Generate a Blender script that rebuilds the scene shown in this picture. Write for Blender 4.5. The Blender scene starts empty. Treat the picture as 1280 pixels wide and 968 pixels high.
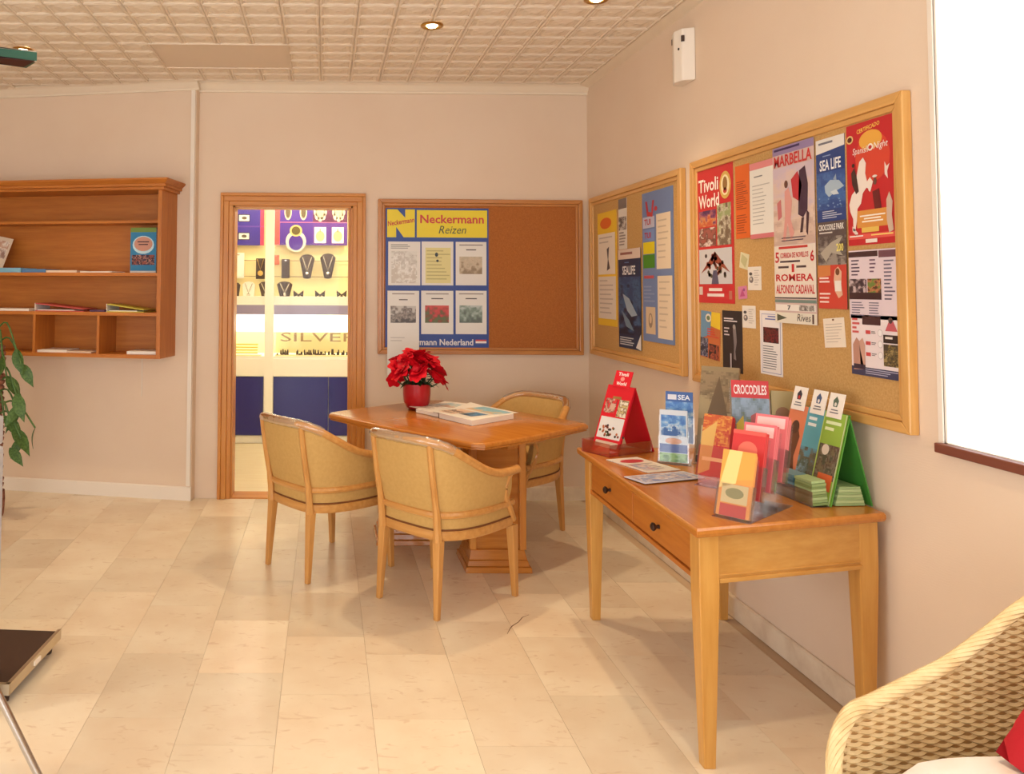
import bpy, math, random
from mathutils import Vector, Matrix
R = math.radians
rnd = random.Random(7)
scn = bpy.context.scene
COL = scn.collection

# ------------------------------------------------------------------ camera
F_PX, YAW, PITCH, ROLL, CX, CY, HC = 985.0, .00454, .04413, .00646, 411.58, 317.14, 1.45
_F0 = Vector((math.sin(YAW)*math.cos(PITCH), math.cos(YAW)*math.cos(PITCH), math.sin(PITCH)))
_R0 = Vector((math.cos(YAW), -math.sin(YAW), 0))
_U0 = _R0.cross(_F0)
_RT = _R0*math.cos(ROLL) + _U0*math.sin(ROLL)
_UP = _U0*math.cos(ROLL) - _R0*math.sin(ROLL)
EYE = Vector((0, 0, HC))
cam_d = bpy.data.cameras.new('camera')
cam = bpy.data.objects.new('camera', cam_d); COL.objects.link(cam)
cam.matrix_world = Matrix.Translation(EYE) @ Matrix((_RT, _UP, -_F0)).transposed().to_4x4()
cam_d.sensor_fit = 'HORIZONTAL'; cam_d.sensor_width = 36
cam_d.lens = F_PX/1280*36
cam_d.shift_x = (640-CX)/1280; cam_d.shift_y = -(484-CY)/1280
cam_d.clip_start = .05
scn.camera = cam

# ------------------------------------------------------------------ world, daylight, exposure
scn.view_settings.view_transform = 'Standard'; scn.view_settings.look = 'None'
scn.view_settings.gamma = 1; scn.view_settings.use_curve_mapping = False
scn.view_settings.exposure = 0.34
scn.cycles.transparent_max_bounces = 40
SKY, LAMP_W, SHOP_W = 4.5, 52.0, 4.5
wd = bpy.data.worlds.new('sky'); scn.world = wd; wd.use_nodes = True
bg = wd.node_tree.nodes['Background']; bg.inputs[0].default_value = (.96, .98, 1, 1); bg.inputs[1].default_value = SKY

XR, D, H = 1.835, 5.5, 2.892           # right wall, back wall, ceiling
XL, YF = -3.6, -2.6                    # left wall, wall behind the camera
WIN = (.45, 2.345, .998, 2.5)          # window in the right wall: y0, y1, z0, z1
FRONT = (-3.2, 1.65, .05, 2.5)         # glazed front behind the camera: x0, x1, z0, z1

def portal(name, loc, rot, sx, sy):
    l = bpy.data.lights.new(name, 'AREA'); l.shape = 'RECTANGLE'; l.size = sx; l.size_y = sy
    l.cycles.is_portal = True
    o = bpy.data.objects.new(name, l); COL.objects.link(o); o.location = loc; o.rotation_euler = rot
portal('window_portal', (XR+.25, (WIN[0]+WIN[1])/2, (WIN[2]+WIN[3])/2), (R(90), 0, R(90)), WIN[1]-WIN[0], WIN[3]-WIN[2])
LEFTW = (-2.0, 1.7, .05, 2.45)          # unseen left wall glazing added for daylight: y0, y1, z0, z1
portal('side_portal', (XL-.2, (LEFTW[0]+LEFTW[1])/2, (LEFTW[2]+LEFTW[3])/2), (R(90), 0, R(-90)), LEFTW[1]-LEFTW[0], LEFTW[3]-LEFTW[2])
portal('front_portal', ((FRONT[0]+FRONT[1])/2, YF-.2, (FRONT[2]+FRONT[3])/2), (R(90), 0, 0), FRONT[1]-FRONT[0], FRONT[3]-FRONT[2])

# ------------------------------------------------------------------ pixel rays of the photograph -> points on real planes
def ray(u, v):
    return (_RT*((u-CX)/F_PX) - _UP*((v-CY)/F_PX) + _F0)
def hit(u, v, P, N):
    d = ray(u, v); P = Vector(P); N = Vector(N)
    return EYE + d*((P-EYE).dot(N)/d.dot(N))
def onx(u, v, x): return hit(u, v, (x, 0, 0), (1, 0, 0))
def ony(u, v, y): return hit(u, v, (0, y, 0), (0, 1, 0))
def onz(u, v, z): return hit(u, v, (0, 0, z), (0, 0, 1))

# ------------------------------------------------------------------ colours and materials
def lin(c):
    f = lambda x: x/12.92 if x <= .04045 else ((x+.055)/1.055)**2.4
    return tuple(f(min(x, 255)/255) for x in c[:3])
MATS = {}
def pm(name, col, rough=.5, spec=.5, metal=0, **kw):
    m = bpy.data.materials.new(name); m.use_nodes = True; MATS[name] = m
    b = m.node_tree.nodes['Principled BSDF']
    b.inputs['Base Color'].default_value = (*lin(col), 1)
    b.inputs['Roughness'].default_value = rough
    b.inputs['Specular IOR Level'].default_value = spec
    b.inputs['Metallic'].default_value = metal
    for k, v in kw.items(): b.inputs[k.replace('_', ' ')].default_value = v
    return m
def N(m, t, **kw):
    n = m.node_tree.nodes.new(t)
    for k, v in kw.items(): setattr(n, k, v)
    return n
def link(m, a, ao, b, bi): m.node_tree.links.new(a.outputs[ao], b.inputs[bi])
def bsdf(m): return m.node_tree.nodes['Principled BSDF']
def coords(m, scale=(1, 1, 1), kind='Object'):
    tc = N(m, 'ShaderNodeTexCoord'); mp = N(m, 'ShaderNodeMapping')
    mp.inputs['Scale'].default_value = scale
    link(m, tc, kind, mp, 'Vector'); return mp
def noise_col(m, mp, c1, c2, scale, detail=4, lo=.35, hi=.65, rough=.6):
    n = N(m, 'ShaderNodeTexNoise'); n.inputs['Scale'].default_value = scale
    n.inputs['Detail'].default_value = detail; n.inputs['Roughness'].default_value = rough
    link(m, mp, 'Vector', n, 'Vector')
    r = N(m, 'ShaderNodeValToRGB')
    r.color_ramp.elements[0].position = lo; r.color_ramp.elements[1].position = hi
    r.color_ramp.elements[0].color = (*lin(c1), 1); r.color_ramp.elements[1].color = (*lin(c2), 1)
    link(m, n, 'Fac', r, 'Fac'); return n, r
def bump(m, node, out, strength, dist=.002):
    b = N(m, 'ShaderNodeBump'); b.inputs['Strength'].default_value = strength; b.inputs['Distance'].default_value = dist
    link(m, node, out, b, 'Height'); link(m, b, 'Normal', bsdf(m), 'Normal'); return b
def wood(name, c1, c2, axis='x', rough=.32, scale=1.0, coat=.15):
    m = pm(name, c1, rough)
    sc = {'x': (2, 26, 26), 'y': (26, 2, 26), 'z': (26, 26, 2)}[axis]
    mp = coords(m, tuple(s*scale for s in sc))
    n, r = noise_col(m, mp, c1, c2, 1.6, 5, .32, .7)
    link(m, r, 'Color', bsdf(m), 'Base Color'); bump(m, n, 'Fac', .08, .001)
    bsdf(m).inputs['Coat Weight'].default_value = coat; bsdf(m).inputs['Coat Roughness'].default_value = .15
    return m
def speckle(name, c1, c2, scale, rough=.8, bs=.2, lo=.35, hi=.65, detail=3, msc=(1, 1, 1)):
    m = pm(name, c1, rough, .3); mp = coords(m, msc)
    n, r = noise_col(m, mp, c1, c2, scale, detail, lo, hi)
    link(m, r, 'Color', bsdf(m), 'Base Color'); bump(m, n, 'Fac', bs, .002); return m

# walls: pinkish cream paper with a faint woven relief
def wallpaper(name, c1, c2):
    m = pm(name, c1, .85, .25); mp = coords(m, (1, 1, 1))
    n, r = noise_col(m, mp, c1, c2, 1.7, 3, .3, .7); link(m, r, 'Color', bsdf(m), 'Base Color')
    w = N(m, 'ShaderNodeTexWave', bands_direction='Z'); w.inputs['Scale'].default_value = 40
    w.inputs['Distortion'].default_value = 6; link(m, mp, 'Vector', w, 'Vector'); bump(m, w, 'Fac', .12, .001)
wallpaper('wall', (233, 212, 189), (229, 206, 182))
pm('white_paint', (240, 230, 216), .5)
pm('cornice_white', (236, 222, 200), .6)
# floor marble: colour differs a little from tile to tile, pinkish veins and specks
m = pm('marble', (235, 214, 178), .24, .5)
mp = coords(m, (1, 1, 1), 'Object')
oi = N(m, 'ShaderNodeObjectInfo'); off = N(m, 'ShaderNodeVectorMath', operation='SCALE')
comb = N(m, 'ShaderNodeCombineXYZ')
for i in range(3): link(m, oi, 'Random', comb, i)
off.inputs['Scale'].default_value = 37; link(m, comb, 'Vector', off, 0)
add = N(m, 'ShaderNodeVectorMath', operation='ADD'); link(m, mp, 'Vector', add, 0); link(m, off, 'Vector', add, 1)
n1 = N(m, 'ShaderNodeTexNoise'); n1.inputs['Scale'].default_value = 3.2; n1.inputs['Detail'].default_value = 6
link(m, add, 'Vector', n1, 'Vector')
r1 = N(m, 'ShaderNodeValToRGB'); cr = r1.color_ramp
cr.elements[0].position = .3; cr.elements[0].color = (*lin((228, 208, 180)), 1)
cr.elements[1].position = .68; cr.elements[1].color = (*lin((240, 228, 204)), 1)
link(m, n1, 'Fac', r1, 'Fac')
mus = N(m, 'ShaderNodeTexNoise'); mus.inputs['Scale'].default_value = 14; mus.inputs['Detail'].default_value = 8
mus.inputs['Distortion'].default_value = 1.2
mp2 = N(m, 'ShaderNodeMapping'); mp2.inputs['Scale'].default_value = (1, 2.2, 1); link(m, add, 'Vector', mp2, 'Vector'); link(m, mp2, 'Vector', mus, 'Vector')
r2 = N(m, 'ShaderNodeValToRGB'); r2.color_ramp.elements[0].position = .60; r2.color_ramp.elements[1].position = .72
r2.color_ramp.elements[0].color = (0, 0, 0, 1); r2.color_ramp.elements[1].color = (.55, .55, .55, 1)
link(m, mus, 'Fac', r2, 'Fac')
mx = N(m, 'ShaderNodeMix', data_type='RGBA'); link(m, r2, 'Color', mx, 'Factor'); link(m, r1, 'Color', mx, 'A')
mx.inputs['B'].default_value = (*lin((208, 178, 148)), 1)
hs = N(m, 'ShaderNodeHueSaturation'); mr = N(m, 'ShaderNodeMapRange')
mr.inputs['To Min'].default_value = .88; mr.inputs['To Max'].default_value = 1.05
link(m, oi, 'Random', mr, 'Value'); link(m, mr, 'Result', hs, 'Value'); link(m, mx, 'Result', hs, 'Color')
link(m, hs, 'Color', bsdf(m), 'Base Color')
bump(m, mus, 'Fac', .02, .001)
pm('grout', (206, 180, 148), .8)
speckle('marble_skirting', (220, 200, 174), (236, 220, 196), 9, .3, .03)
# pressed ceiling tiles
m = pm('ceiling_tile', (234, 220, 200), .6, .3); mp = coords(m, (1, 1, 1))
vo = N(m, 'ShaderNodeTexVoronoi'); vo.inputs['Scale'].default_value = 22; link(m, mp, 'Vector', vo, 'Vector')
wv = N(m, 'ShaderNodeTexWave', wave_type='RINGS', rings_direction='Z'); wv.inputs['Scale'].default_value = 9; wv.inputs['Distortion'].default_value = 5
link(m, mp, 'Vector', wv, 'Vector')
bump(m, wv, 'Fac', .4, .006)
pm('ceiling_plain', (228, 212, 192), .7, .3)
# woods
for ax in 'xyz':
    wood('oak_'+ax, (196, 122, 44), (212, 144, 60), ax, .4, 1.0, .06)
    wood('honey_'+ax, (200, 142, 66), (214, 160, 84), ax)
    wood('shelf_'+ax, (176, 100, 32), (196, 122, 46), ax, .45, 1.0, .04)
    wood('chair_'+ax, (198, 138, 70), (216, 160, 90), ax, .3)
wood('table_top', (180, 108, 36), (200, 130, 52), 'x', .2)
wood('desk_top', (184, 112, 40), (200, 128, 52), 'y', .22)
wood('board_frame_x', (190, 132, 68), (212, 156, 90), 'x')
wood('plank', (236, 214, 170), (246, 230, 194), 'x', .3)
speckle('cork', (190, 146, 86), (206, 164, 104), 120, .9, .3, .3, .7, 2)
speckle('cork_dark', (166, 98, 46), (182, 112, 56), 110, .9, .3, .3, .7, 2)
speckle('chair_fabric', (200, 160, 94), (206, 166, 100), 60, .75, .1)
pm('welt', (120, 70, 30), .6)
pm('brass', (190, 150, 80), .3, .5, 1)
pm('dark_knob', (70, 50, 40), .35, .5, .6)
pm('chrome', (200, 200, 205), .15, .5, 1)
pm('grey_metal', (190, 192, 198), .35, .5, .3)
pm('dark_rubber', (66, 44, 34), .55)
pm('alu', (205, 190, 165), .35, .5, .8)
pm('green_metal', (40, 92, 74), .35)
pm('dark_red', (64, 22, 18), .5)
pm('brown_sill', (120, 66, 50), .45)
pm('black', (26, 22, 22), .6)
pm('white_plastic', (238, 228, 214), .45)
pm('red_pot', (176, 14, 28), .28, .5)
pm('petal', (214, 10, 34), .55, .3)
pm('leaf_dark', (44, 70, 34), .45)
speckle('leaf', (62, 92, 44), (96, 128, 66), 12, .45, .1)
speckle('bark', (120, 74, 58), (176, 120, 96), 30, .85, .5)
pm('soil', (60, 40, 28), .9)
speckle('cane', (216, 184, 132), (232, 206, 156), 25, .55, .1)
pm('cane_core', (176, 134, 80), .8)
pm('cushion_white', (244, 238, 230), .85)
pm('cushion_red', (188, 14, 34), .8)
pm('paper', (240, 234, 224), .6)
pm('tin', (204, 200, 190), .3, .5, .8)
pm('blue_panel', (34, 34, 120), .25, .5)
pm('vitrine_white', (250, 246, 232), .4)
pm('vitrine_cream', (248, 232, 176), .6)
pm('gold', (214, 176, 96), .3, .5, .8)
pm('silver', (212, 206, 196), .25, .5, .8)
pm('charcoal', (74, 58, 52), .6)
pm('sign_bronze', (150, 126, 92), .4, .5, .3)
def glassy(name, tint=(1, 1, 1), fac=.04, rough=.02, body=0.0, bodycol=(255, 255, 255), top=.7):
    m = bpy.data.materials.new(name); m.use_nodes = True; MATS[name] = m; nt = m.node_tree; nt.nodes.clear()
    out = nt.nodes.new('ShaderNodeOutputMaterial'); tr = nt.nodes.new('ShaderNodeBsdfTransparent'); gl = nt.nodes.new('ShaderNodeBsdfGlossy')
    df = nt.nodes.new('ShaderNodeBsdfDiffuse'); df.inputs[0].default_value = (*lin(bodycol), 1)
    tr.inputs[0].default_value = (*tint, 1); gl.inputs['Roughness'].default_value = rough
    lw = nt.nodes.new('ShaderNodeLayerWeight'); lw.inputs[0].default_value = .35
    mr = nt.nodes.new('ShaderNodeMapRange'); mr.inputs['To Min'].default_value = fac; mr.inputs['To Max'].default_value = top
    nt.links.new(lw.outputs['Fresnel'], mr.inputs['Value'])
    m0 = nt.nodes.new('ShaderNodeMixShader'); m0.inputs[0].default_value = body
    nt.links.new(tr.outputs[0], m0.inputs[1]); nt.links.new(df.outputs[0], m0.inputs[2])
    m1 = nt.nodes.new('ShaderNodeMixShader'); nt.links.new(mr.outputs[0], m1.inputs[0])
    nt.links.new(m0.outputs[0], m1.inputs[1]); nt.links.new(gl.outputs[0], m1.inputs[2]); nt.links.new(m1.outputs[0], out.inputs[0])
glassy('window_glass'); glassy('cabinet_glass', fac=.004, top=.12); glassy('acrylic', (.995, .995, .995), .02, .03, .03); glassy('red_acrylic', (1, .86, .84), .06, .05, .12, (235, 60, 60))
glassy('film', (1, 1, .99), .05, .12, .05)
def emis(name, col, s):
    m = bpy.data.materials.new(name); m.use_nodes = True; MATS[name] = m
    b = bsdf(m); b.inputs['Base Color'].default_value = (*lin(col), 1)
    b.inputs['Emission Color'].default_value = (*lin(col), 1); b.inputs['Emission Strength'].default_value = s
emis('bulb', (255, 236, 196), 30); emis('light_box', (255, 246, 220), 1.8)
# flat print: colour stored per face of the printed shapes
m = pm('print', (255, 255, 255), .42, .4); at_ = N(m, 'ShaderNodeAttribute', attribute_name='Col'); link(m, at_, 'Color', bsdf(m), 'Base Color')

# ------------------------------------------------------------------ mesh builder
class MB:
    def __init__(s): s.v = []; s.f = []
    def add(s, vs, fs):
        o = len(s.v); s.v += [tuple(p) for p in vs]; s.f += [tuple(i+o for i in f) for f in fs]; return s
    def box(s, x0, x1, y0, y1, z0, z1, M=None):
        vs = [Vector((x, y, z)) for z in (z0, z1) for y in (y0, y1) for x in (x0, x1)]
        if M: vs = [M @ v for v in vs]
        return s.add(vs, [(0, 2, 3, 1), (4, 5, 7, 6), (0, 1, 5, 4), (2, 6, 7, 3), (0, 4, 6, 2), (1, 3, 7, 5)])
    def frustum(s, b, t, z0, z1):               # b, t = (x0, x1, y0, y1)
        vs = [(x, y, z) for (q, z) in ((b, z0), (t, z1)) for y in (q[2], q[3]) for x in (q[0], q[1])]
        return s.add(vs, [(0, 2, 3, 1), (4, 5, 7, 6), (0, 1, 5, 4), (2, 6, 7, 3), (0, 4, 6, 2), (1, 3, 7, 5)])
    def prism(s, poly, z0, z1):
        n = len(poly); vs = [(x, y, z0) for x, y in poly]+[(x, y, z1) for x, y in poly]
        return s.add(vs, [tuple(range(n))[::-1], tuple(range(n, 2*n))]+[(i, (i+1) % n, n+(i+1) % n, n+i) for i in range(n)])
    def loft(s, rings, closed=True, caps=True):
        n = len(rings[0]); vs = [p for r in rings for p in r]; fs = []
        for k in range(len(rings)-1):
            for i in range(n if closed else n-1):
                j = (i+1) % n; fs.append((k*n+i, k*n+j, (k+1)*n+j, (k+1)*n+i))
        if caps and closed: fs += [tuple(range(n))[::-1], tuple(range((len(rings)-1)*n, len(rings)*n))]
        return s.add(vs, fs)
    def lathe(s, prof, n=20, c=(0, 0)):
        return s.loft([[(c[0]+r*math.cos(2*math.pi*i/n), c[1]+r*math.sin(2*math.pi*i/n), z) for i in range(n)] for r, z in prof])
    def tube(s, path, rad, n=8, caps=True, flat=1.0):
        P = [Vector(p) for p in path]; rings = []; up = Vector((0, 0, 1))
        for i, p in enumerate(P):
            t = (P[min(i+1, len(P)-1)]-P[max(i-1, 0)]).normalized()
            a = t.cross(up)
            a = a.normalized() if a.length > .05 else Vector((1, 0, 0))
            b = a.cross(t); r = rad[i] if isinstance(rad, (list, tuple)) else rad
            rings.append([p+a*(r*math.cos(2*math.pi*k/n))+b*(r*flat*math.sin(2*math.pi*k/n)) for k in range(n)])
        return s.loft(rings, True, caps)
    def taper(s, p0, p1, w0, w1):               # square tapering bar
        p0, p1 = Vector(p0), Vector(p1)
        return s.loft([[(p.x+a*w, p.y+b*w, p.z) for a, b in ((-1, -1), (1, -1), (1, 1), (-1, 1))] for p, w in ((p0, w0/2), (p1, w1/2))])
    def build(s, name, mat, parent=None, smooth=False, bevel=0, seg=2, **props):
        me = bpy.data.meshes.new(name); me.from_pydata(s.v, [], s.f); me.update()
        if isinstance(mat, str): mat = MATS[mat]
        me.materials.append(mat)
        o = bpy.data.objects.new(name, me); COL.objects.link(o)
        if parent: o.parent = parent
        if smooth:
            for p in me.polygons: p.use_smooth = True
            me.set_sharp_from_angle(angle=R(40))
        if bevel:
            b = o.modifiers.new('bevel', 'BEVEL'); b.width = bevel; b.segments = seg; b.limit_method = 'ANGLE'; b.angle_limit = R(40)
        for k, v in props.items(): o[k] = v
        return o
def bx(*a): return MB().box(*a)
def tag(o, label, cat, group=None):
    o['label'] = label; o['category'] = cat
    if group: o['group'] = group
    return o
def thing(name, label, cat, loc=(0, 0, 0), rz=0, group=None):
    o = bpy.data.objects.new(name, None); COL.objects.link(o); o.empty_display_size = .1
    o.location = loc; o.rotation_euler = (0, 0, rz); return tag(o, label, cat, group)
def struct(o, label=None):
    o['kind'] = 'structure'
    if label: o['label'] = label
    return o
def copy_tree(o, parent=None):
    c = o.copy(); COL.objects.link(c); c.parent = parent
    for ch in list(o.children): copy_tree(ch, c)
    return c
def spline(pts, n=6):
    P = [Vector(p) for p in pts]; out = []
    for i in range(len(P)-1):
        p0, p1, p2, p3 = P[max(i-1, 0)], P[i], P[i+1], P[min(i+2, len(P)-1)]
        for k in range(n):
            t = k/n; out.append(.5*((2*p1)+(-p0+p2)*t+(2*p0-5*p1+4*p2-p3)*t*t+(-p0+3*p1-3*p2+p3)*t**3))
    return out+[P[-1]]

# ------------------------------------------------------------------ printed sheets (posters, leaflets)
_txt = {}
def glyphs(s, bold):
    k = (s, bold)
    if k not in _txt:
        cu = bpy.data.curves.new('t', 'FONT'); cu.body = s; cu.size = 1; cu.resolution_u = 2; cu.offset = .022 if bold else 0
        ob = bpy.data.objects.new('t', cu); me = bpy.data.meshes.new_from_object(ob)
        vs = [(v.co.x, v.co.y) for v in me.vertices]; fs = [tuple(p.vertices) for p in me.polygons]
        bpy.data.objects.remove(ob); bpy.data.meshes.remove(me); bpy.data.curves.remove(cu); _txt[k] = (vs, fs)
    return _txt[k]
def frame(o, right, up):
    r = Vector(right).normalized(); u = Vector(up).normalized(); n = r.cross(u); u = n.cross(r)
    return Matrix.Translation(Vector(o)) @ Matrix((r, u, n)).transposed().to_4x4()
class Sheet:
    """a printed sheet: local x right, y up, z towards the reader; u, v run 0..1 from the top left"""
    def __init__(s, name, w, h, base, M, label=None, cat=None, group=None, thick=.0012, parent=None):
        s.w, s.h = w, h; s.name = name; s.M = M; s.base = base; s.t = thick; s.parent = parent
        s.meta = (label, cat, group); s.g = ([], [], []); s.l = []
        s.rs = random.Random(name+str(label))
    def pt(s, u, v): return ((u-.5)*s.w, (.5-v)*s.h)
    def _put(s, tgt, pts, faces, c, l):
        o = len(tgt[0]); z = s.t+.00035*l
        tgt[0].extend([(x, y, z) for x, y in pts]); c = (*lin(c), 1)
        for f in faces: tgt[1].append(tuple(i+o for i in f)); tgt[2].append(c)
    def poly(s, uv, c, l=1): s._put(s.g, [s.pt(*p) for p in uv], [tuple(range(len(uv)))[::-1]], c, l); return s
    def rect(s, u0, v0, u1, v1, c, l=1): return s.poly([(u0, v0), (u1, v0), (u1, v1), (u0, v1)], c, l)
    def ell(s, u, v, ru, rv, c, l=2, n=18, a=0):
        return s.poly([(u+ru*math.cos(t)*math.cos(a)-rv*math.sin(t)*math.sin(a)*s.h/s.w, v+rv*math.sin(t)*math.cos(a)+ru*math.cos(t)*math.sin(a)*s.w/s.h) for t in [2*math.pi*i/n for i in range(n)]], c, l)
    def text(s, st, u0, v0, u1, v1, c, l=3, bold=True, shear=0, rise=0):
        vs, fs = glyphs(st, bold)
        x0 = min(a for a, b in vs); x1 = max(a for a, b in vs); y0 = min(b for a, b in vs); y1 = max(b for a, b in vs)
        out = []
        for a, b in vs:
            p = (a-x0)/(x1-x0); q = (b-y0)/max(y1-y0, 1e-6)
            u = u0+(u1-u0)*p; v = v1+(v0-v1)*q-rise*p
            x, y = s.pt(u, v); out.append((x+shear*q*abs(v1-v0)*s.h, y))
        t_ = ([], [], []); s._put(t_, out, fs, c, l); s.l.append(t_); return s
    def lines(s, u0, v0, u1, v1, n, c, l=2, fill=.5, mid=False):
        dv = (v1-v0)/n
        for i in range(n):
            ln = s.rs.uniform(.55, 1)*(u1-u0); a = u0+((u1-u0-ln)/2 if mid else 0)
            s.rect(a, v0+i*dv, a+ln, v0+i*dv+dv*fill, c, l)
        return s
    def photo(s, u0, v0, u1, v1, pal, nx, ny, l=1, blob=.5):
        """picture made of small cells: smooth random fields picked from a palette, top to bottom"""
        g = [[s.rs.gauss(0, 1) for _ in range(nx+2)] for _ in range(ny+2)]; k = 3; NX, NY = nx*k, ny*k
        du, dv = (u1-u0)/NX, (v1-v0)/NY
        for j in range(NY):
            for i in range(NX):
                x, y = i/k, j/k; a, b = int(x), int(y); fx, fy = x-a, y-b; fx = fx*fx*(3-2*fx); fy = fy*fy*(3-2*fy)
                n = (g[b][a]*(1-fx)+g[b][a+1]*fx)*(1-fy)+(g[b+1][a]*(1-fx)+g[b+1][a+1]*fx)*fy+s.rs.gauss(0, .2)
                q = (j/max(NY-1, 1) if blob < 1 else .5)*(len(pal)-1)+n*blob*len(pal)*.45
                q = min(max(q, 0), len(pal)-1.001); m = int(q); f = q-m
                s.rect(u0+i*du, v0+j*dv, u0+(i+1)*du, v0+(j+1)*dv, tuple(pal[m][c]*(1-f)+pal[m+1][c]*f for c in range(3)), l)
        return s
    def _mesh(s, name, dat, parent):
        me = bpy.data.meshes.new(name); me.from_pydata(dat[0], [], dat[1]); me.update()
        ca = me.color_attributes.new('Col', 'FLOAT_COLOR', 'CORNER'); buf = []
        for p, c in zip(me.polygons, dat[2]): buf += list(c)*p.loop_total
        ca.data.foreach_set('color', buf); me.materials.append(MATS['print'])
        o = bpy.data.objects.new(name, me); COL.objects.link(o)
        if parent: o.parent = parent
        return o
    def done(s):
        b = MB().box(-s.w/2, s.w/2, -s.h/2, s.h/2, 0, s.t)
        o = s._mesh(s.name, (b.v, b.f, [(*lin(s.base), 1)]*6), s.parent)
        o.matrix_local = s.M
        if s.meta[0]: tag(o, *s.meta)
        if 0 < len(s.g[1]) <= 12:              # a few large shapes: each its own printed field
            for f, c in zip(s.g[1], s.g[2]): s._mesh('printed_field', ([s.g[0][i] for i in f], [tuple(range(len(f)))], [c]), o)
        elif s.g[1]: s._mesh('printed_picture', s.g, o)
        for t_ in s.l: s._mesh('lettering', t_, o)
        return o

# ================================================================== the room
WT = .16
# --- floor: slab + marble tiles laid in columns, 0.32 m wide, staggered
floor = struct(MB().box(XL-.2, XR+.2, YF-.2, D+.1, -.12, -.004).box(XL-.2, -1.33, D+.1, 6.3, -.12, -.004).build('floor', 'grout'), 'polished cream marble tile floor')
TW, TL_ = .32, .47
tile_me = None
for i in range(-8, 6):
    x0 = -.15+i*TW
    for j in range(0, 12):
        y0 = 1.0+j*TL_-(i % 3)*.157
        dd = D if x0 > -1.1 else D+.5; y1 = min(y0+TL_, dd); xa, xb = max(x0, XL), min(x0+TW, XR)
        if y1-y0 < .05 or xb-xa < .05 or y0 > dd: continue
        g = .0005
        full = abs(y1-y0-TL_) < 1e-6 and abs(xb-xa-TW) < 1e-6
        if full and tile_me:
            o = bpy.data.objects.new('tile', tile_me); COL.objects.link(o); o.parent = floor
        else:
            o = bx(-(xb-xa)/2+g, (xb-xa)/2-g, -(y1-y0)/2+g, (y1-y0)/2-g, -.006, 0).build('tile', 'marble', floor)
            if full: tile_me = o.data
        o.location = ((xa+xb)/2, (y0+y1)/2, 0)
rest = MB()
for a in range(18):
    xa = XL+a*(XR-XL)/18; rest.box(xa+.0007, xa+(XR-XL)/18-.0007, YF, .685, -.006, 0)
for j in range(12):
    rest.box(XL, -.15-8*TW-.0007, .686+j*.44, .686+(j+1)*.44-.001, -.006, 0)
o = rest.build('tiles_beyond_view', 'marble', floor); o['kind'] = 'stuff'

cr_ = [(634, 793), (637, 787), (640, 783), (648, 778), (653, 772), (661, 769)]
MB().tube([onz(u, v, .0) for u, v in cr_], [.001, .002, .0025, .002, .002, .001], 5, flat=.4).build('crack', pm('crack', (110, 84, 60), .9), floor)

# --- walls
DX0, DX1, DZ = -.735, .277, 2.113            # outer edge of the door casing
CAS = .088
OX0, OX1, OZ = DX0+CAS, DX1-CAS, DZ-CAS      # door opening
wb = MB().box(-.95, OX0, D, D+WT, 0, H+.1).box(OX1, XR+.2, D, D+WT, 0, H+.1).box(OX0, OX1, D, D+WT, OZ, H+.1)
struct(wb.build('wall_back', 'wall'), 'pinkish cream back wall around the doorway')
W0 = Vector((-.905, 5.44, 0)); T = Vector((-.9818, .19, 0)).normalized(); NR = Vector((-.19, -.9818, 0)).normalized()
LZ = math.atan2(-T.y, -T.x)                  # turn of the wall section that carries the shelf unit
Mw = Matrix.Translation(W0) @ Matrix.Rotation(LZ, 4, 'Z')   # local x right along wall, y into the wall
wl = bx(-3.2, 0, 0, .12, 0, H+.1).build('wall_recess', 'wall'); wl.matrix_world = Mw; struct(wl, 'cream wall section behind the shelf unit')
y0, y1, z0, z1 = LEFTW
struct(MB().box(XL-.2, XL, YF-.2, y0, 0, H+.1).box(XL-.2, XL, y1, 6.3, 0, H+.1).box(XL-.2, XL, y0, y1, 0, z0).box(XL-.2, XL, y0, y1, z1, H+.1).build('wall_left', 'wall'))
y0, y1, z0, z1 = WIN
wr = MB().box(XR, XR+.035, y1, D+.2, 0, H+.1).box(XR, XR+.035, YF-.2, y0, 0, H+.1).box(XR, XR+.035, y0, y1, 0, z0).box(XR, XR+.035, y0, y1, z1, H+.1)
struct(wr.build('wall_right', 'wall'), 'pinkish cream right wall with window opening')
x0, x1, z0, z1 = FRONT
wf = MB().box(XL-.2, x0, YF-.2, YF, 0, H+.1).box(x1, XR+.2, YF-.2, YF, 0, H+.1).box(x0, x1, YF-.2, YF, 0, z0).box(x0, x1, YF-.2, YF, z1, H+.1)
struct(wf.build('wall_front', 'wall'))
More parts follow.
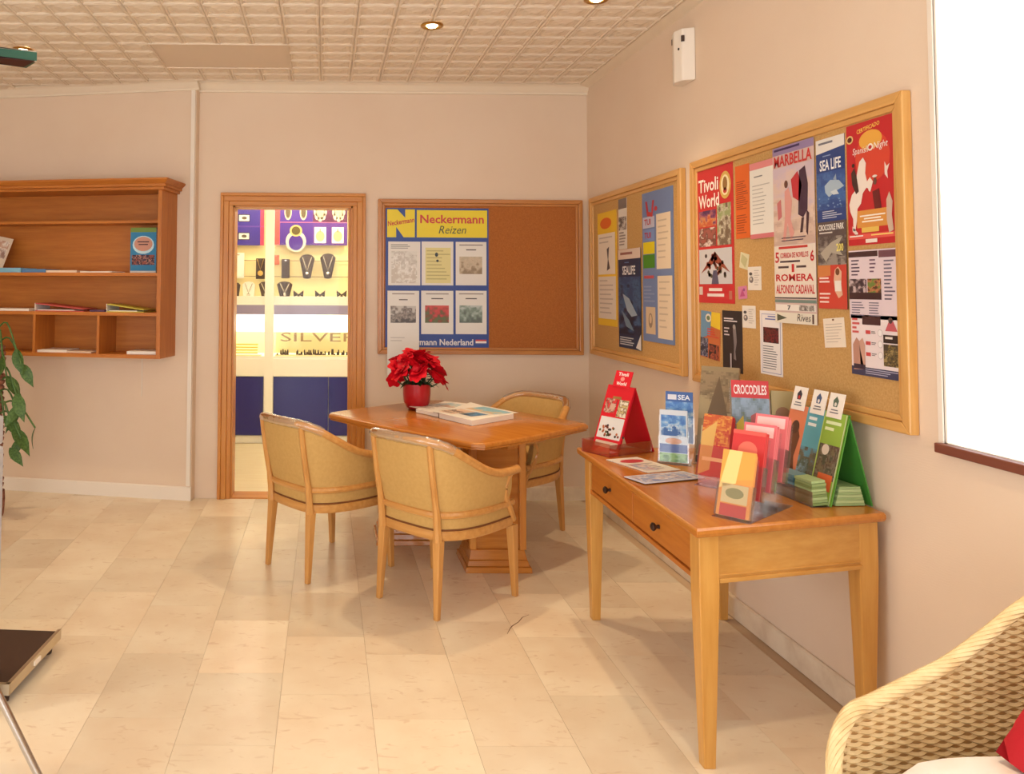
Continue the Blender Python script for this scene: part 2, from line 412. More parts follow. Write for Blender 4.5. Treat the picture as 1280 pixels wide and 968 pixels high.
# --- ceiling with pressed tiles
ceil = struct(bx(XL-.2, XR+.2, YF-.2, 6.3, H, H+.1).build('ceiling', 'ceiling_plain'), 'white pressed tile ceiling')
PX, PY = .2, .162
tm = MB()
def ring(q, z): return [(-q[0], -q[1], z), (q[0], -q[1], z), (q[0], q[1], z), (-q[0], q[1], z)]
hx, hy = PX/2-.001, PY/2-.001
tm.loft([ring((hx, hy), .012), ring((hx, hy), .0), ring((hx-.006, hy-.006), -.004), ring((hx-.012, hy-.012), -.004), ring((hx-.018, hy-.018), .002), ring((hx-.024, hy-.024), -.001), ring((hx-.045, hy-.035), .002), ring((.028, .022), -.004)])
tile0 = None
HATCH = (-1.04, -.24, 4.573, 5.059)
for i in range(-13, 9):
    for j in range(0, 15):
        cx, cy = .06+i*PX, 3.52+j*PY
        if cx > XR-.16 or (cx > -.9 and cy > D-.1) or (cx < -.9 and cy > W0.y-.05-(cx+.9)*.19): continue
        if HATCH[0] < cx < HATCH[1] and HATCH[2] < cy < HATCH[3]: continue
        if tile0 is None:
            o = tm.build('ceiling_tile', 'ceiling_tile', ceil); tile0 = o.data
        else:
            o = bpy.data.objects.new('ceiling_tile', tile0); COL.objects.link(o); o.parent = ceil
        o.location = (cx, cy, H-.012)
hm = MB().box(HATCH[0], HATCH[1], HATCH[2], HATCH[3], H-.014, H).box(HATCH[0]-.012, HATCH[1]+.012, HATCH[2]-.012, HATCH[2], H-.02, H).box(HATCH[0]-.012, HATCH[1]+.012, HATCH[3], HATCH[3]+.012, H-.02, H).box(HATCH[0]-.012, HATCH[0], HATCH[2], HATCH[3], H-.02, H).box(HATCH[1], HATCH[1]+.012, HATCH[2], HATCH[3], H-.02, H)
hm.build('access_panel', 'ceiling_plain', ceil)
# --- cornice, skirtings, vertical cover strip
def run(name, prof, p0, p1, inward, mat, label=None):
    p0, p1, inward = Vector(p0), Vector(p1), Vector(inward)
    rings = [[p+inward*a+Vector((0, 0, b)) for a, b in prof] for p in (p0, p1)]
    return struct(MB().loft(rings).build(name, mat), label)
cprof = [(0, 0), (.075, 0), (.075, -.012), (.055, -.02), (.03, -.045), (.018, -.055), (.018, -.068), (0, -.068)]
run('trim_1', cprof, (-.93, D, H-.001), (XR, D, H-.001), (0, -1, 0), 'cornice_white', 'white ceiling cornice along the back wall')
pL = W0+T*3.1
run('trim_2', cprof, (pL.x, pL.y, H-.001), (W0.x+.02, W0.y, H-.001), NR, 'cornice_white', 'white ceiling cornice above the shelf unit')
sp = [(0, 0), (.075, 0), (.07, -.012), (.03, -.02), (0, -.026)]
run('trim_3', sp, (XR, D-.0, H-.001), (XR, YF, H-.001), (-1, 0, 0), 'cornice_white', 'thin ceiling cornice along the right wall')
skp = [(0, 0), (.014, 0), (.014, .085), (.008, .092), (0, .092)]
run('baseboard_left', skp, (pL.x, pL.y, 0), (W0.x, W0.y, 0), NR, 'white_paint', 'white skirting board below the shelf unit')
run('baseboard_back', skp, (DX1+.002, D, 0), (XR, D, 0), (0, -1, 0), 'marble_skirting', 'marble skirting below the cork board')
run('baseboard_right', skp, (XR, D, 0), (XR, YF, 0), (-1, 0, 0), 'marble_skirting', 'cream marble skirting along the right wall')
st = bx(-.032, -.004, -.02, 0, .1, H-.07).build('trim_4', 'white_paint'); st.matrix_world = Mw; struct(st, 'thin white vertical cover strip beside the doorway')
cb = MB().tube([(0, 0, 1.02), (0, 0, .1)], .003, 6).build('cable', 'white_paint', None, True)
pc = Mw @ Vector((-.37, -.005, 0)); cb.location = pc
tag(cb, 'thin wire hanging down the wall below the shelf unit', 'cable')
cb.scale.z = .35; cb.location.z = .66

# --- window in the right wall
y0, y1, z0, z1 = WIN
wn = thing('window_1', 'large bright window in the right wall', 'window'); wn['kind'] = 'structure'; del wn['category']
fr = .008
MB().box(XR+.002, XR+.03, y0, y0+fr, z0, z1).box(XR+.002, XR+.03, y1-fr, y1, z0, z1).box(XR+.002, XR+.03, y0, y1, z1-fr, z1).box(XR+.002, XR+.03, y0, y1, z0, z0+fr).build('window_frame', 'white_paint', wn)
MB().box(XR-.004, XR+.005, y1, y1+.018, z0, z1).box(XR-.004, XR+.005, y0-.018, y0, z0, z1).build('window_trim', 'white_paint', wn)
bx(XR+.012, XR+.018, y0+fr, y1-fr, z0+fr, z1-fr).build('pane', 'window_glass', wn)
bx(XR-.025, XR+.002, y0-.02, y1+.01, z0-.022, z0+.006).build('window_sill', 'brown_sill', wn, bevel=.003)
# --- glazed front behind the camera
x0, x1, z0, z1 = FRONT
wf = thing('window_2', 'glazed shop front', 'window'); wf['kind'] = 'structure'; del wf['category']
f = MB().box(x0, x1, YF-.12, YF-.06, z0, z0+.06).box(x0, x1, YF-.12, YF-.06, z1-.06, z1)
for k in range(5):
    xx = x0+(x1-x0-.06)*k/4; f.box(xx, xx+.06, YF-.12, YF-.06, z0, z1)
f.build('window_frame', 'grey_metal', wf)
for k in range(4):
    xx = x0+.06+(x1-x0-.06)*k/4; bx(xx, xx+(x1-x0-.06)/4-.06, YF-.095, YF-.088, z0+.06, z1-.06).build('pane', 'window_glass', wf)

y0, y1, z0, z1 = LEFTW  # out-of-view side window, put in to bring more daylight onto the right wall
wf = thing('window_added', 'added side window for extra daylight', 'window'); wf['kind'] = 'structure'; del wf['category']
f = MB().box(XL-.12, XL-.06, y0, y1, z0, z0+.06).box(XL-.12, XL-.06, y0, y1, z1-.06, z1)
for k in range(4):
    yy = y0+(y1-y0-.06)*k/3; f.box(XL-.12, XL-.06, yy, yy+.06, z0, z1)
f.build('window_frame', 'grey_metal', wf)
for k in range(3):
    yy = y0+.06+(y1-y0-.06)*k/3; bx(XL-.095, XL-.088, yy, yy+(y1-y0-.06)/3-.06, z0+.06, z1-.06).build('pane', 'window_glass', wf)

# --- doorway: oak casing in three steps, inner jamb with stop
dr = thing('door_1', 'oak door casing around the lit shop doorway', 'door'); dr['kind'] = 'structure'; del dr['category']
def casing(name, o, w, y0, y1, mv, mh):       # o = outset from the opening
    MB().box(OX0-o-w, OX0-o, y0, y1, 0, OZ+o).build(name, mv, dr, bevel=.003)
    MB().box(OX1+o, OX1+o+w, y0, y1, 0, OZ+o).build(name, mv, dr, bevel=.003)
    MB().box(OX0-o-w, OX1+o+w, y0, y1, OZ+o, OZ+o+w).build(name, mh, dr, bevel=.003)
casing('casing_inner', 0, .03, D-.018, D+.0, 'oak_z', 'oak_x')
casing('casing_middle', .03, .036, D-.026, D+.0, 'oak_z', 'oak_x')
casing('casing_outer', .066, .022, D-.034, D+.0, 'oak_z', 'oak_x')
MB().box(OX0-.012, OX0+.012, D, D+WT, 0, OZ).build('jamb', 'oak_z', dr)
MB().box(OX1-.014, OX1+.012, D, D+WT, 0, OZ).build('jamb', 'oak_z', dr)
MB().box(OX0, OX1, D, D+WT, OZ-.012, OZ+.01).build('jamb', 'oak_x', dr)
bx(OX1-.03, OX1-.014, D+.05, D+.1, 0, OZ).build('door_stop', 'oak_z', dr)
for z in (.3, 1.2, 1.82): MB().tube([(OX1-.018, D+.035, z-.04), (OX1-.018, D+.035, z+.04)], .006, 8).build('hinge', 'brass', dr, True)
bx(OX0-.02, OX1+.02, D-.01, D+WT, 0, .008).build('threshold', 'oak_x', dr)

# ================================================================== the lit shop behind the doorway
SY = 7.42                                     # front plane of the display cabinet
fs = struct(bx(-1.32, 1.4, D+WT, SY+.7, -.1, -.006).build('floor_shop', 'grout'), 'pale plank floor in the shop')
k = 0; y = D+WT
while y < SY-.01:
    bx(-1.16, 1.1, y+.0006, min(y+.125, SY)-.0006, -.006, .002).build('plank', 'plank', fs); y += .125
struct(bx(-1.32, -1.17, D+WT+.08, SY+.7, 0, 2.7).build('wall_shop_left', 'vitrine_white'))
struct(bx(1.1, 1.4, D+WT, SY+.7, 0, 2.7).build('wall_shop_right', 'vitrine_white'))
struct(bx(-1.32, 1.4, SY+.55, SY+.7, 0, 2.7).build('wall_shop_back', 'vitrine_cream'))
struct(bx(-1.32, 1.4, D+WT, SY+.7, 2.55, 2.7).build('ceiling_shop', 'vitrine_white'))
def zz(v, y=SY): return ony(370, v, y).z
def xx(u, y=SY): return ony(u, 400, y).x
cab = thing('display_cabinet', 'lit white jewellery display cabinet with blue base panels seen through the doorway', 'cabinet')
CL, CR = -1.15, 1.05
zb0, zb1, zc1, zbox0, zbox1, zst1, zsh1, zpo = zz(546), zz(471), zz(446), zz(416), zz(394), zz(382), zz(371), zz(307)
bx(CL, CR, SY+.02, SY+.5, 0, zb0).build('plinth', 'vitrine_white', cab)
bx(CL, CR, SY+.03, SY+.5, zb0, zb1).build('base', 'vitrine_white', cab)
for a, b in ((CL+.02, xx(331)-.01), (xx(342)+.005, xx(411)-.003), (xx(411)+.003, CR-.02)):
    bx(a, b, SY+.006, SY+.03, zb0+.01, zb1-.005).build('base_panel', 'blue_panel', cab)
bx(CL, CR, SY, SY+.5, zb1, zc1-.02).build('counter', 'vitrine_white', cab, bevel=.003)
bx(CL, CR, SY+.005, SY+.5, zc1-.02, zc1).build('counter_top', 'vitrine_white', cab)
bx(CL, CR, SY+.42, SY+.5, zc1, 2.5).build('back_panel', 'vitrine_cream', cab)
bx(CL, CR, SY+.1, SY+.42, zst1, zsh1).build('shelf', 'vitrine_white', cab)
bx(CL, CR, SY+.1, SY+.13, zbox1, zst1).build('shelf_strip', pm('strip_grey', (150, 140, 170), .3), cab)
bx(CL, CR, SY+.12, SY+.42, zbox0, zbox1).build('light_box', 'light_box', cab)
bx(xx(331), xx(342), SY-.02, SY+.04, 0, 2.45).build('mullion', 'vitrine_white', cab)
bx(CL, CR, SY-.01, SY+.42, 2.4, 2.5).build('cabinet_top', 'vitrine_white', cab)
bx(CL, xx(331), SY+.008, SY+.012, zc1, 2.4).build('pane', 'cabinet_glass', cab)
bx(xx(342), CR, SY+.008, SY+.012, zc1, 2.4).build('pane', 'cabinet_glass', cab)
for v in (326, 346):
    MB().tube([(CL, SY+.40, zz(v, SY+.4)), (CR, SY+.40, zz(v, SY+.4))], .004, 6).build('display_rod', 'sign_bronze', cab)
tb = MB().tube([(CL+.1, SY+.05, 2.36), (CR-.1, SY+.05, 2.36)], .012, 8).build('tube_lamp', 'bulb', cab, True)
for nm, loc, e in (('cabinet_light', (-.05, SY+.06, 2.35), SHOP_W), ('shop_ceiling_light', (-.05, 6.4, 2.5), SHOP_W*1.6)):
    l = bpy.data.lights.new(nm, 'AREA'); l.shape = 'RECTANGLE'; l.size = 1.9; l.size_y = .06 if 'cab' in nm else .5
    l.energy = e; l.color = (1, .9, .72); o = bpy.data.objects.new(nm, l); COL.objects.link(o); o.location = loc
    if 'cab' in nm: o.rotation_euler = (R(-8), 0, 0)
bx(-1.0, .9, 6.15, 6.65, 2.52, 2.55).build('shop_ceiling_lamp', 'light_box'); tag(bpy.context.scene.objects['shop_ceiling_lamp'], 'ceiling light panel inside the shop', 'lamp')
# posters of jewellery in the upper part
def shop_sheet(name, u0, v0, u1, v1, base, label, yoff=.37, **k):
    a = ony(u0, v0, SY+yoff); b = ony(u1, v1, SY+yoff)
    return Sheet(name, b.x-a.x, a.z-b.z, base, frame(((a.x+b.x)/2, SY+yoff, (a.z+b.z)/2), (1, 0, 0), (0, 0, 1)), label, 'poster', 'jewellery posters in the shop', thick=.01, **k)
P1, P2 = (58, 44, 140), (86, 56, 150)
s = shop_sheet('jewellery_poster', 284, 240, 330, 307, P1, 'dark blue poster with two small white jewel pictures, left of the white mullion')
for v in (.49, .83): s.rect(.3, v-.07, .62, v+.07, (20, 16, 40)).rect(.33, v-.055, .6, v+.055, (232, 226, 214), 2).ell(.47, v, .07, .03, (90, 80, 70), 3)
s.rect(0, .64, 1, .652, (110, 70, 160)).rect(.9, 0, 1, 1, (186, 60, 90)); s.done()
s = shop_sheet('jewellery_poster', 343, 240, 434, 307, P2, 'purple poster with large ring, earrings and pendants, right of the white mullion')
s.rect(0, 0, .08, 1, (220, 90, 90)).rect(.08, 0, .52, .57, (78, 48, 150)).rect(.53, 0, 1, .57, (92, 44, 84)).rect(.08, .58, .52, 1, (80, 50, 148)).rect(.53, .58, 1, 1, (98, 60, 150)).rect(.08, .565, 1, .58, (190, 110, 150), 2)
for u in (.19, .40): s.ell(u, .38, .05, .15, (214, 200, 170)).ell(u, .38, .034, .115, (96, 82, 60), 3)
for u in (.63, .88):
    for k in range(8): a = k*math.pi/4; s.ell(u+.055*math.cos(a), .38+.11*math.sin(a), .035, .07, (226, 210, 190), 2)
    s.ell(u, .38, .05, .1, (200, 182, 160), 4)
s.ell(.3, .93, .14, .2, (230, 220, 205)).ell(.3, .95, .1, .15, (80, 50, 148), 3).ell(.3, .73, .085, .11, (214, 190, 120), 4).ell(.3, .73, .06, .08, (92, 80, 34), 5)
for u in (.63, .87): s.rect(u-.08, .66, u+.08, .96, (250, 246, 238), 2).ell(u, .83, .06, .1, (214, 190, 146), 3).rect(u-.008, .69, u+.008, .76, (200, 170, 120), 3)
s.done()
# letters on the back board
lt = Sheet('sign', xx(446)-xx(344), .2, (252, 238, 176), frame(((xx(344)+xx(446))/2, SY+.14, zbox0-.1), (1, 0, 0), (0, 0, 1)), 'cream sign board reading SILVER in the shop cabinet', 'sign', thick=.004)
lt.text('SILVER', .06, .04, 1.02, .46, (170, 144, 104), bold=False); lt.done()
rb = thing('ring_display', 'trays of small rings standing below the lettering in the shop cabinet', 'display', ((xx(388)), SY+.06, zc1))
bx(xx(344)-xx(388), xx(440)-xx(388), -.035, .05, 0, .012).build('tray', 'vitrine_cream', rb)
rg = MB()
for k in range(58):
    x = xx(344)-xx(388)+.02+(xx(436)-xx(344)-.03)*rnd.random(); row = rnd.choice((0, 1, 2)); h = (.016, .03, .05)[row]*rnd.uniform(.8, 1.15)
    rg.frustum((x-.009, x+.009, -.02+row*.02, -.008+row*.02), (x-.005, x+.005, -.018+row*.02, -.01+row*.02), .012, .012+h)
rg.build('rings', 'charcoal', rb)['kind'] = 'stuff'
rb = thing('bracelet_tray', 'gold bracelet tray on the left end of the shop counter', 'display', (xx(306), SY+.06, zc1))
bx(-.16, .15, -.035, .05, 0, .01).build('tray', 'vitrine_cream', rb)
for k in range(4): MB().tube([(-.14, -.02+k*.02, .03+k*.025), (.12, -.02+k*.02, .03+k*.025)], .008, 6).build('bracelet_roll', 'gold', rb, True)
# necklaces, pendants and earrings
def fan(u, v0, v1, wtop, wbot, label, mat='charcoal', yo=.3, chain=True):
    a = ony(u, v0, SY+yo); b = ony(u, v1, SY+yo); h = a.z-b.z
    t = thing('necklace_stand', label, 'display', (a.x, SY+yo, b.z), 0, 'necklace stands in the shop cabinet')
    pts = [(-wbot/2, 0), (wbot/2, 0), (wtop/2, h*.82), (wtop*.3, h*.96), (0, h), (-wtop*.3, h*.96), (-wtop/2, h*.82)]
    n = len(pts); MB().add([(x, -.012, z) for x, z in pts]+[(x, .02, z) for x, z in pts], [tuple(range(n)), tuple(range(n, 2*n))[::-1]]+[(i, n+i, n+(i+1) % n, (i+1) % n) for i in range(n)]).build('bust', mat, t)
    if chain:
        MB().tube([(-wtop*.3, -.016, h*.88), (-wtop*.1, -.016, h*.5), (0, -.016, h*.3), (wtop*.1, -.016, h*.5), (wtop*.3, -.016, h*.88)], .004, 5).build('chain', 'silver', t)
        MB().lathe([(0, -.02), (.016, -.012), (.018, 0), (.01, .014), (0, .018)], 8).build('pendant', 'silver', t).location = (0, -.02, h*.2)
    bx(-.02, .02, .0, .05, -.004, .0).build('foot', mat, t)
    return t
fan(384, 318, 348, .15, .07, 'grey fan shaped necklace stand, left of the pair on the upper rod', 'charcoal', .34)
fan(410, 317, 348, .155, .07, 'dark fan shaped necklace stand with pale collar, right end of the rod', 'charcoal', .34)
fan(332, 352, 372, .13, .07, 'necklace stand half hidden behind the white mullion', 'charcoal', .25)
fan(356, 352, 372, .15, .09, 'necklace stand with silver chain, right of the mullion on the shelf', 'charcoal', .22)
fan(294, 353, 371, .10, .07, 'dark necklace stand at the left end of the shelf', 'charcoal', .25, False)
fan(311, 352, 373, .12, .10, 'glossy white necklace bust on the shelf left of the mullion', 'vitrine_white', .22)
def card(u0, v0, u1, v1, mat, label, gem=True, yo=.36):
    a = ony(u0, v0, SY+yo); b = ony(u1, v1, SY+yo); w, h = b.x-a.x, a.z-b.z
    t = thing('pendant_card', label, 'display', ((a.x+b.x)/2, SY+yo, b.z), 0, 'pendant cards in the shop cabinet')
    bx(-w/2, w/2, 0, .012, 0, h).build('card', mat, t, bevel=.002)
    if gem:
        MB().tube([(-w*.35, -.004, h*.95), (0, -.004, h*.45), (w*.35, -.004, h*.95)], .003, 5).build('chain', 'gold', t)
        MB().lathe([(0, -.006), (w*.3, -.004), (w*.3, .004), (0, .006)], 14).build('pendant', 'gold', t).matrix_local = Matrix.Translation((0, -.008, h*.28)) @ Matrix.Rotation(R(90), 4, 'X')
    else: bx(-w*.12, w*.12, -.004, 0, h*.9, h*.95).build('clip', 'silver', t)
card(320, 323, 331, 349, 'charcoal', 'brown card with round gold pendant left of the mullion')
card(352, 324, 362, 348, 'charcoal', 'plain dark brown card hanging right of the mullion', False)
card(342, 319, 349, 331, pm('coral', (222, 110, 80), .6), 'small coral card beside the white mullion', False, .38)
card(290, 316, 305, 348, 'vitrine_white', 'white card with earrings at the left edge of the doorway', False)
for u, lab in ((373, 'left'), (400, 'middle'), (427, 'right')):
    a = ony(u, 372, SY+.2); t = thing('bow_display', lab+'most small bow shaped earring display on the shop shelf' if lab != 'middle' else 'middle small bow shaped earring display on the shop shelf', 'display', (a.x, SY+.2, a.z), 0, 'bow displays on the shop shelf')
    for sgn in (-1, 1):
        MB().add([(0, -.01, .03), (sgn*.045, -.01, .0), (sgn*.05, -.01, .07), (0, .01, .03), (sgn*.045, .01, .0), (sgn*.05, .01, .07)], [(0, 1, 2), (3, 5, 4), (0, 3, 4, 1), (1, 4, 5, 2), (2, 5, 3, 0)]).build('wing', 'charcoal', t)
    bx(-.012, .012, -.01, .012, -.002, .03).build('stem', 'charcoal', t)

# ================================================================== ceiling fittings
def downlight(x, y, label, lit=True):
    t = thing('ceiling_spotlight', label, 'lamp', (x, y, H-.016), 0, 'recessed ceiling spotlights')
    MB().lathe([(.032, .0), (.06, -.0), (.062, -.006), (.052, -.012), (.036, -.008), (.032, .0)], 20).build('rim', 'brass', t, True)
    MB().lathe([(0, -.016), (.02, -.013), (.03, -.004), (.032, .004), (0, .006)], 16).build('bulb', 'bulb', t, True)
    l = bpy.data.lights.new('spot', 'SPOT'); l.energy = LAMP_W; l.spot_size = R(82); l.spot_blend = 1; l.shadow_soft_size = .035
    l.color = (1, .76, .48); o = bpy.data.objects.new('spot_light', l); COL.objects.link(o); o.location = (x, y, H-.05)
downlight(.566, 4.196, 'lit recessed brass spotlight near the middle of the ceiling')
downlight(1.318, 3.79, 'recessed spotlight at the top edge above the right desk')
downlight(-1.83, 4.695, 'recessed brass spotlight behind the green hanging bar')
downlight(-.5, 2.0, 'recessed spotlight above the open floor'); downlight(1.0, 1.6, 'recessed spotlight above the wicker chair'); downlight(-2.2, 2.2, 'recessed spotlight above the weighing scale')

# green hanging bar, top left
hb = thing('hanging_sign_bar', 'dark green metal bar hanging below the ceiling at the left', 'sign')
zb = 2.40; A, B = onz(46, 77, zb), onz(33, 85, zb); C_, D_ = A+(onz(0, 72, zb)-A)*6, B+(onz(0, 79, zb)-B)*6
q = [(p.x, p.y) for p in (C_, A, B, D_)]
MB().prism(q, zb, zb+.04).build('housing', 'green_metal', hb)
cx_ = sum(p[0] for p in q)/4; cy_ = sum(p[1] for p in q)/4
MB().prism([(cx_+(x-cx_)*.99, cy_+(y-cy_)*.9) for x, y in q], zb-.003, zb).build('underside', 'dark_red', hb)
def edge(p, r, z): return MB().tube([(p[0], p[1], z), (r[0], r[1], z)], .003, 6)
edge(q[0], q[1], zb+.042).build('top_edge', 'tin', hb); edge(q[0], q[1], zb).build('bottom_edge', 'tin', hb)
for k in (.4, .75):
    p = Vector((*q[0], 0)).lerp(Vector((*q[2], 0)), k); MB().tube([(p.x, p.y, zb+.04), (p.x, p.y, H-.01)], .003, 6).build('hanger', 'tin', hb)

# motion detector on the right wall
a, b = onx(844, 48, XR-.02), onx(869, 97, XR-.02)
md = thing('alarm_sensor', 'white alarm sensor box high on the right wall', 'sensor', (XR, (a.y+b.y)/2, b.z))
hh = a.z-b.z
MB().prism([(-.001, -.075), (-.06, -.055), (-.075, 0), (-.06, .055), (-.001, .075)], 0, hh).build('housing', 'white_plastic', md, bevel=.006)
MB().lathe([(0, -.003), (.006, -.002), (.006, .002), (0, .003)], 10).build('indicator', 'black', md).matrix_local = Matrix.Translation((-.068, -.035, hh*.62)) @ Matrix.Rotation(R(90), 4, 'Y')
for z, y in ((.85, .05), (.8, -.058)): bx(-.063, -.05, y-.006, y+.006, hh*z-.015, hh*z+.015).build('clip', 'charcoal', md)

# ================================================================== wall shelf unit on the left
SD = .27                                        # depth
su = thing('wall_shelf', 'wooden wall shelf unit with open compartments and moulded top', 'shelf unit', (0, 0, 0)); su.matrix_world = Mw
Mi = Mw.inverted()
def onfront(u, v, d=SD): return Mi @ hit(u, v, W0+NR*d, NR)
xr = onfront(221, 300, 0).x; xl = xr-1.75
zt_, zb_ = onfront(215, 237).z, onfront(195, 449).z
th = .028
bx(xl, xr, -.012, -.0, zb_, zt_).build('back_panel', 'shelf_x', su)
for x in (xl, xr-th): bx(x, x+th, -SD, -.012, zb_, zt_).build('side_panel', 'shelf_z', su, bevel=.002)
MB().box(xl-.02, xr+.02, -SD-.02, 0, zt_, zt_+.02).box(xl-.035, xr+.035, -SD-.035, 0, zt_+.02, zt_+.04).frustum((xl-.035, xr+.035, -SD-.035, 0), (xl-.06, xr+.06, -SD-.06, 0), zt_+.04, zt_+.062).box(xl-.06, xr+.06, -SD-.06, 0, zt_+.062, zt_+.074).build('top_moulding', 'shelf_x', su, bevel=.003)
S1, S2, S3 = onfront(180, 276).z, onfront(180, 343).z, onfront(180, 393).z
bx(xl+th, xr-th, -SD*.75, -.012, S1-.009, S1+.009).build('shelf_board', 'shelf_x', su)
bx(xl+th, xr-th, -SD+.004, -.012, S2-.012, S2+.010).build('shelf_board', 'shelf_x', su)
bx(xl+th, xr-th, -SD+.004, -.012, S3-.012, S3+.010).build('shelf_board', 'shelf_x', su)
bx(xl+th, xr-th, -SD, -.012, zb_, zb_+.024).build('bottom_board', 'shelf_x', su)
dxs = [onfront(122, 420).x, onfront(42, 420).x]; dxs += [dxs[1]-(dxs[0]-dxs[1])*k for k in (1, 2)]
for x in dxs:
    if x > xl+.1: bx(x-.009, x+.009, -SD+.004, -.012, zb_+.024, S3-.012).build('divider', 'shelf_z', su)
zB = zb_+.024
# things lying on it (placed in the shelf's own frame)
def shelf_local(x, y, z, rz=0): return Mw @ Matrix.Translation((x, y, z)) @ Matrix.Rotation(rz, 4, 'Z')
x0b, x1b = onfront(165, 300, .12).x, onfront(197, 300, .12).x; zbk = onfront(180, 285, .12).z
bk = bx(-(x1b-x0b)/2, (x1b-x0b)/2, 0, .05, 0, zbk-S2-.01).build('brochure_stack', 'paper'); bk.matrix_world = shelf_local((x0b+x1b)/2, -.14, S2+.01)
tag(bk, 'upright stack of blue brochures at the right end of the middle shelf', 'brochures')
s = Sheet('cover', x1b-x0b, zbk-S2-.01, (46, 130, 178), frame((0, -.0005, (zbk-S2-.01)/2), (1, 0, 0), (0, 0, 1)), parent=bk)
s.rect(0, 0, 1, .1, (120, 150, 70)).ell(.5, .38, .42, .2, (190, 224, 236), 2).ell(.5, .36, .36, .16, (206, 150, 130), 3).photo(.06, .6, .94, .82, [(150, 80, 70), (40, 30, 40), (200, 140, 120), (60, 40, 60)], 9, 4, 2, 1.2).rect(0, .95, 1, 1, (220, 224, 226), 2)
s.lines(.2, .3, .8, .42, 2, (70, 40, 50), 4, .4, True); s.done()
def flat(name, u0, u1, v, depth_y, w_y, hgt, mat, label, cat, z, rz=0, grp=None):
    a, b = onfront(u0, v, .2).x, onfront(u1, v, .2).x
    o = bx(-(b-a)/2, (b-a)/2, -w_y/2, w_y/2, 0, hgt).build(name, mat, bevel=.001); o.matrix_world = shelf_local((a+b)/2, depth_y, z, rz); return tag(o, label, cat, grp)
pm('book_blue', (86, 130, 176), .5); pm('book_lightblue', (126, 180, 206), .5); pm('mag', (226, 206, 186), .5); pm('folder_red', (190, 80, 78), .5); pm('folder_yellow', (196, 186, 70), .5); pm('mag_dark', (92, 66, 100), .5)
flat('book', 2, 31, 339, -.15, .2, .032, 'book_lightblue', 'light blue book lying on the middle shelf, leftmost', 'book', S2+.01)
flat('book', 31, 60, 340, -.14, .19, .024, 'book_blue', 'darker blue book lying on the middle shelf beside the light blue one', 'book', S2+.01)
flat('magazine', 61, 98, 340, -.14, .2, .016, 'mag', 'cream magazine lying on the middle shelf', 'magazine', S2+.01, R(3))
flat('magazine', 102, 143, 341, -.13, .18, .010, 'paper', 'thin white leaflets lying at the centre of the middle shelf', 'magazine', S2+.01, R(-4))
flat('paper_stack', -10, 40, 388, -.14, .2, .016, 'paper', 'flat white papers on the third shelf at the left edge', 'papers', S3+.01)
flat('magazine', 112, 131, 390, -.12, .16, .012, 'mag_dark', 'small purple leaflet between the red and yellow folders', 'magazine', S3+.01)
flat('paper_stack', 43, 84, 441, -.13, .2, .016, 'paper', 'white papers lying in the bottom left compartment', 'papers', zB, R(4))
flat('paper_stack', 85, 117, 442, -.14, .17, .010, 'mag', 'thin cream papers in the bottom middle compartment beside the divider', 'papers', zB, R(-3))
flat('paper_stack', 160, 200, 443, -.13, .2, .02, 'paper', 'white papers lying in the bottom right compartment', 'papers', zB, R(5))
def ringfolder(u0, u1, mat, label):
    a, b = onfront(u0, 388, .2).x, onfront(u1, 388, .2).x; w = b-a
    t = thing('folder', label, 'folder'); t.matrix_world = shelf_local(a, -.14, S3+.01)
    MB().add([(0, -.1, .0), (w, -.1, 0), (w, -.1, .006), (0, -.1, .006), (0, .09, .0), (w, .09, 0), (w, .09, .006), (0, .09, .006)], [(0, 1, 2, 3), (4, 7, 6, 5), (0, 4, 5, 1), (3, 2, 6, 7), (0, 3, 7, 4), (1, 5, 6, 2)]).build('back_cover', mat, t)
    vs = [(0, y, z) for y in (-.1, .09) for z in (.05, .056)]+[(w, y, z) for y in (-.1, .09) for z in (.014, .02)]
    MB().add(vs, [(0, 2, 3, 1), (4, 5, 7, 6), (0, 1, 5, 4), (2, 6, 7, 3), (0, 4, 6, 2), (1, 3, 7, 5)]).build('front_cover', mat, t)
    bx(-.004, 0, -.1, .09, 0, .056).build('spine', 'paper', t)
    bx(.012, w*.8, -.092, .085, .006, .012).build('pages', 'paper', t)
ringfolder(48, 108, 'folder_red', 'half open red folder on the third shelf')
ringfolder(137, 183, 'folder_yellow', 'half open yellow green folder on the third shelf')
s = Sheet('leaflet', .16, .26, (214, 196, 176), Mw @ frame((onfront(-8, 320, .2).x, -.16, S2+.14), (1, 0, -.2), (.2, .3, 1)), 'pale leaflet leaning at the left edge of the middle shelf', 'leaflet')
s.photo(.1, .1, .9, .6, [(190, 150, 130), (230, 220, 210), (150, 120, 110)], 5, 6); s.done()

# ================================================================== plant at the left edge
pp = thing('potted_plant', 'trailing green plant on a bark pole at the left edge', 'plant', (-2.09, 5.05, 0))
MB().lathe([(0, 0), (.06, 0), (.066, .02), (.07, .1), (.068, .16), (.06, .16), (.06, .14), (0, .14)], 18).build('pot', 'bark', pp, True)
MB().lathe([(0, .139), (.06, .14), (0, .146)], 12).build('soil', 'soil', pp)
pole = MB()
for k in range(26):
    z = .14+k*.036; r = .05+rnd.uniform(-.006, .012); pole.lathe([(r*.8, z), (r, z+.01), (r*1.05, z+.024), (r*.8, z+.036)], 10, (rnd.uniform(-.004, .004), rnd.uniform(-.004, .004)))
pole.build('bark_pole', 'bark', pp, True)
lm = MB()
NL = 7
lv = []
for i in range(NL):
    t = i/(NL-1); w = .5*math.sin(math.pi*min(t*1.05+.02, 1))**.8*(1-.25*t); zc = -.35*t*t
    lv += [(-w*.5, t, zc+.04*w), (0, t, zc-.02), (w*.5, t, zc+.04*w)]
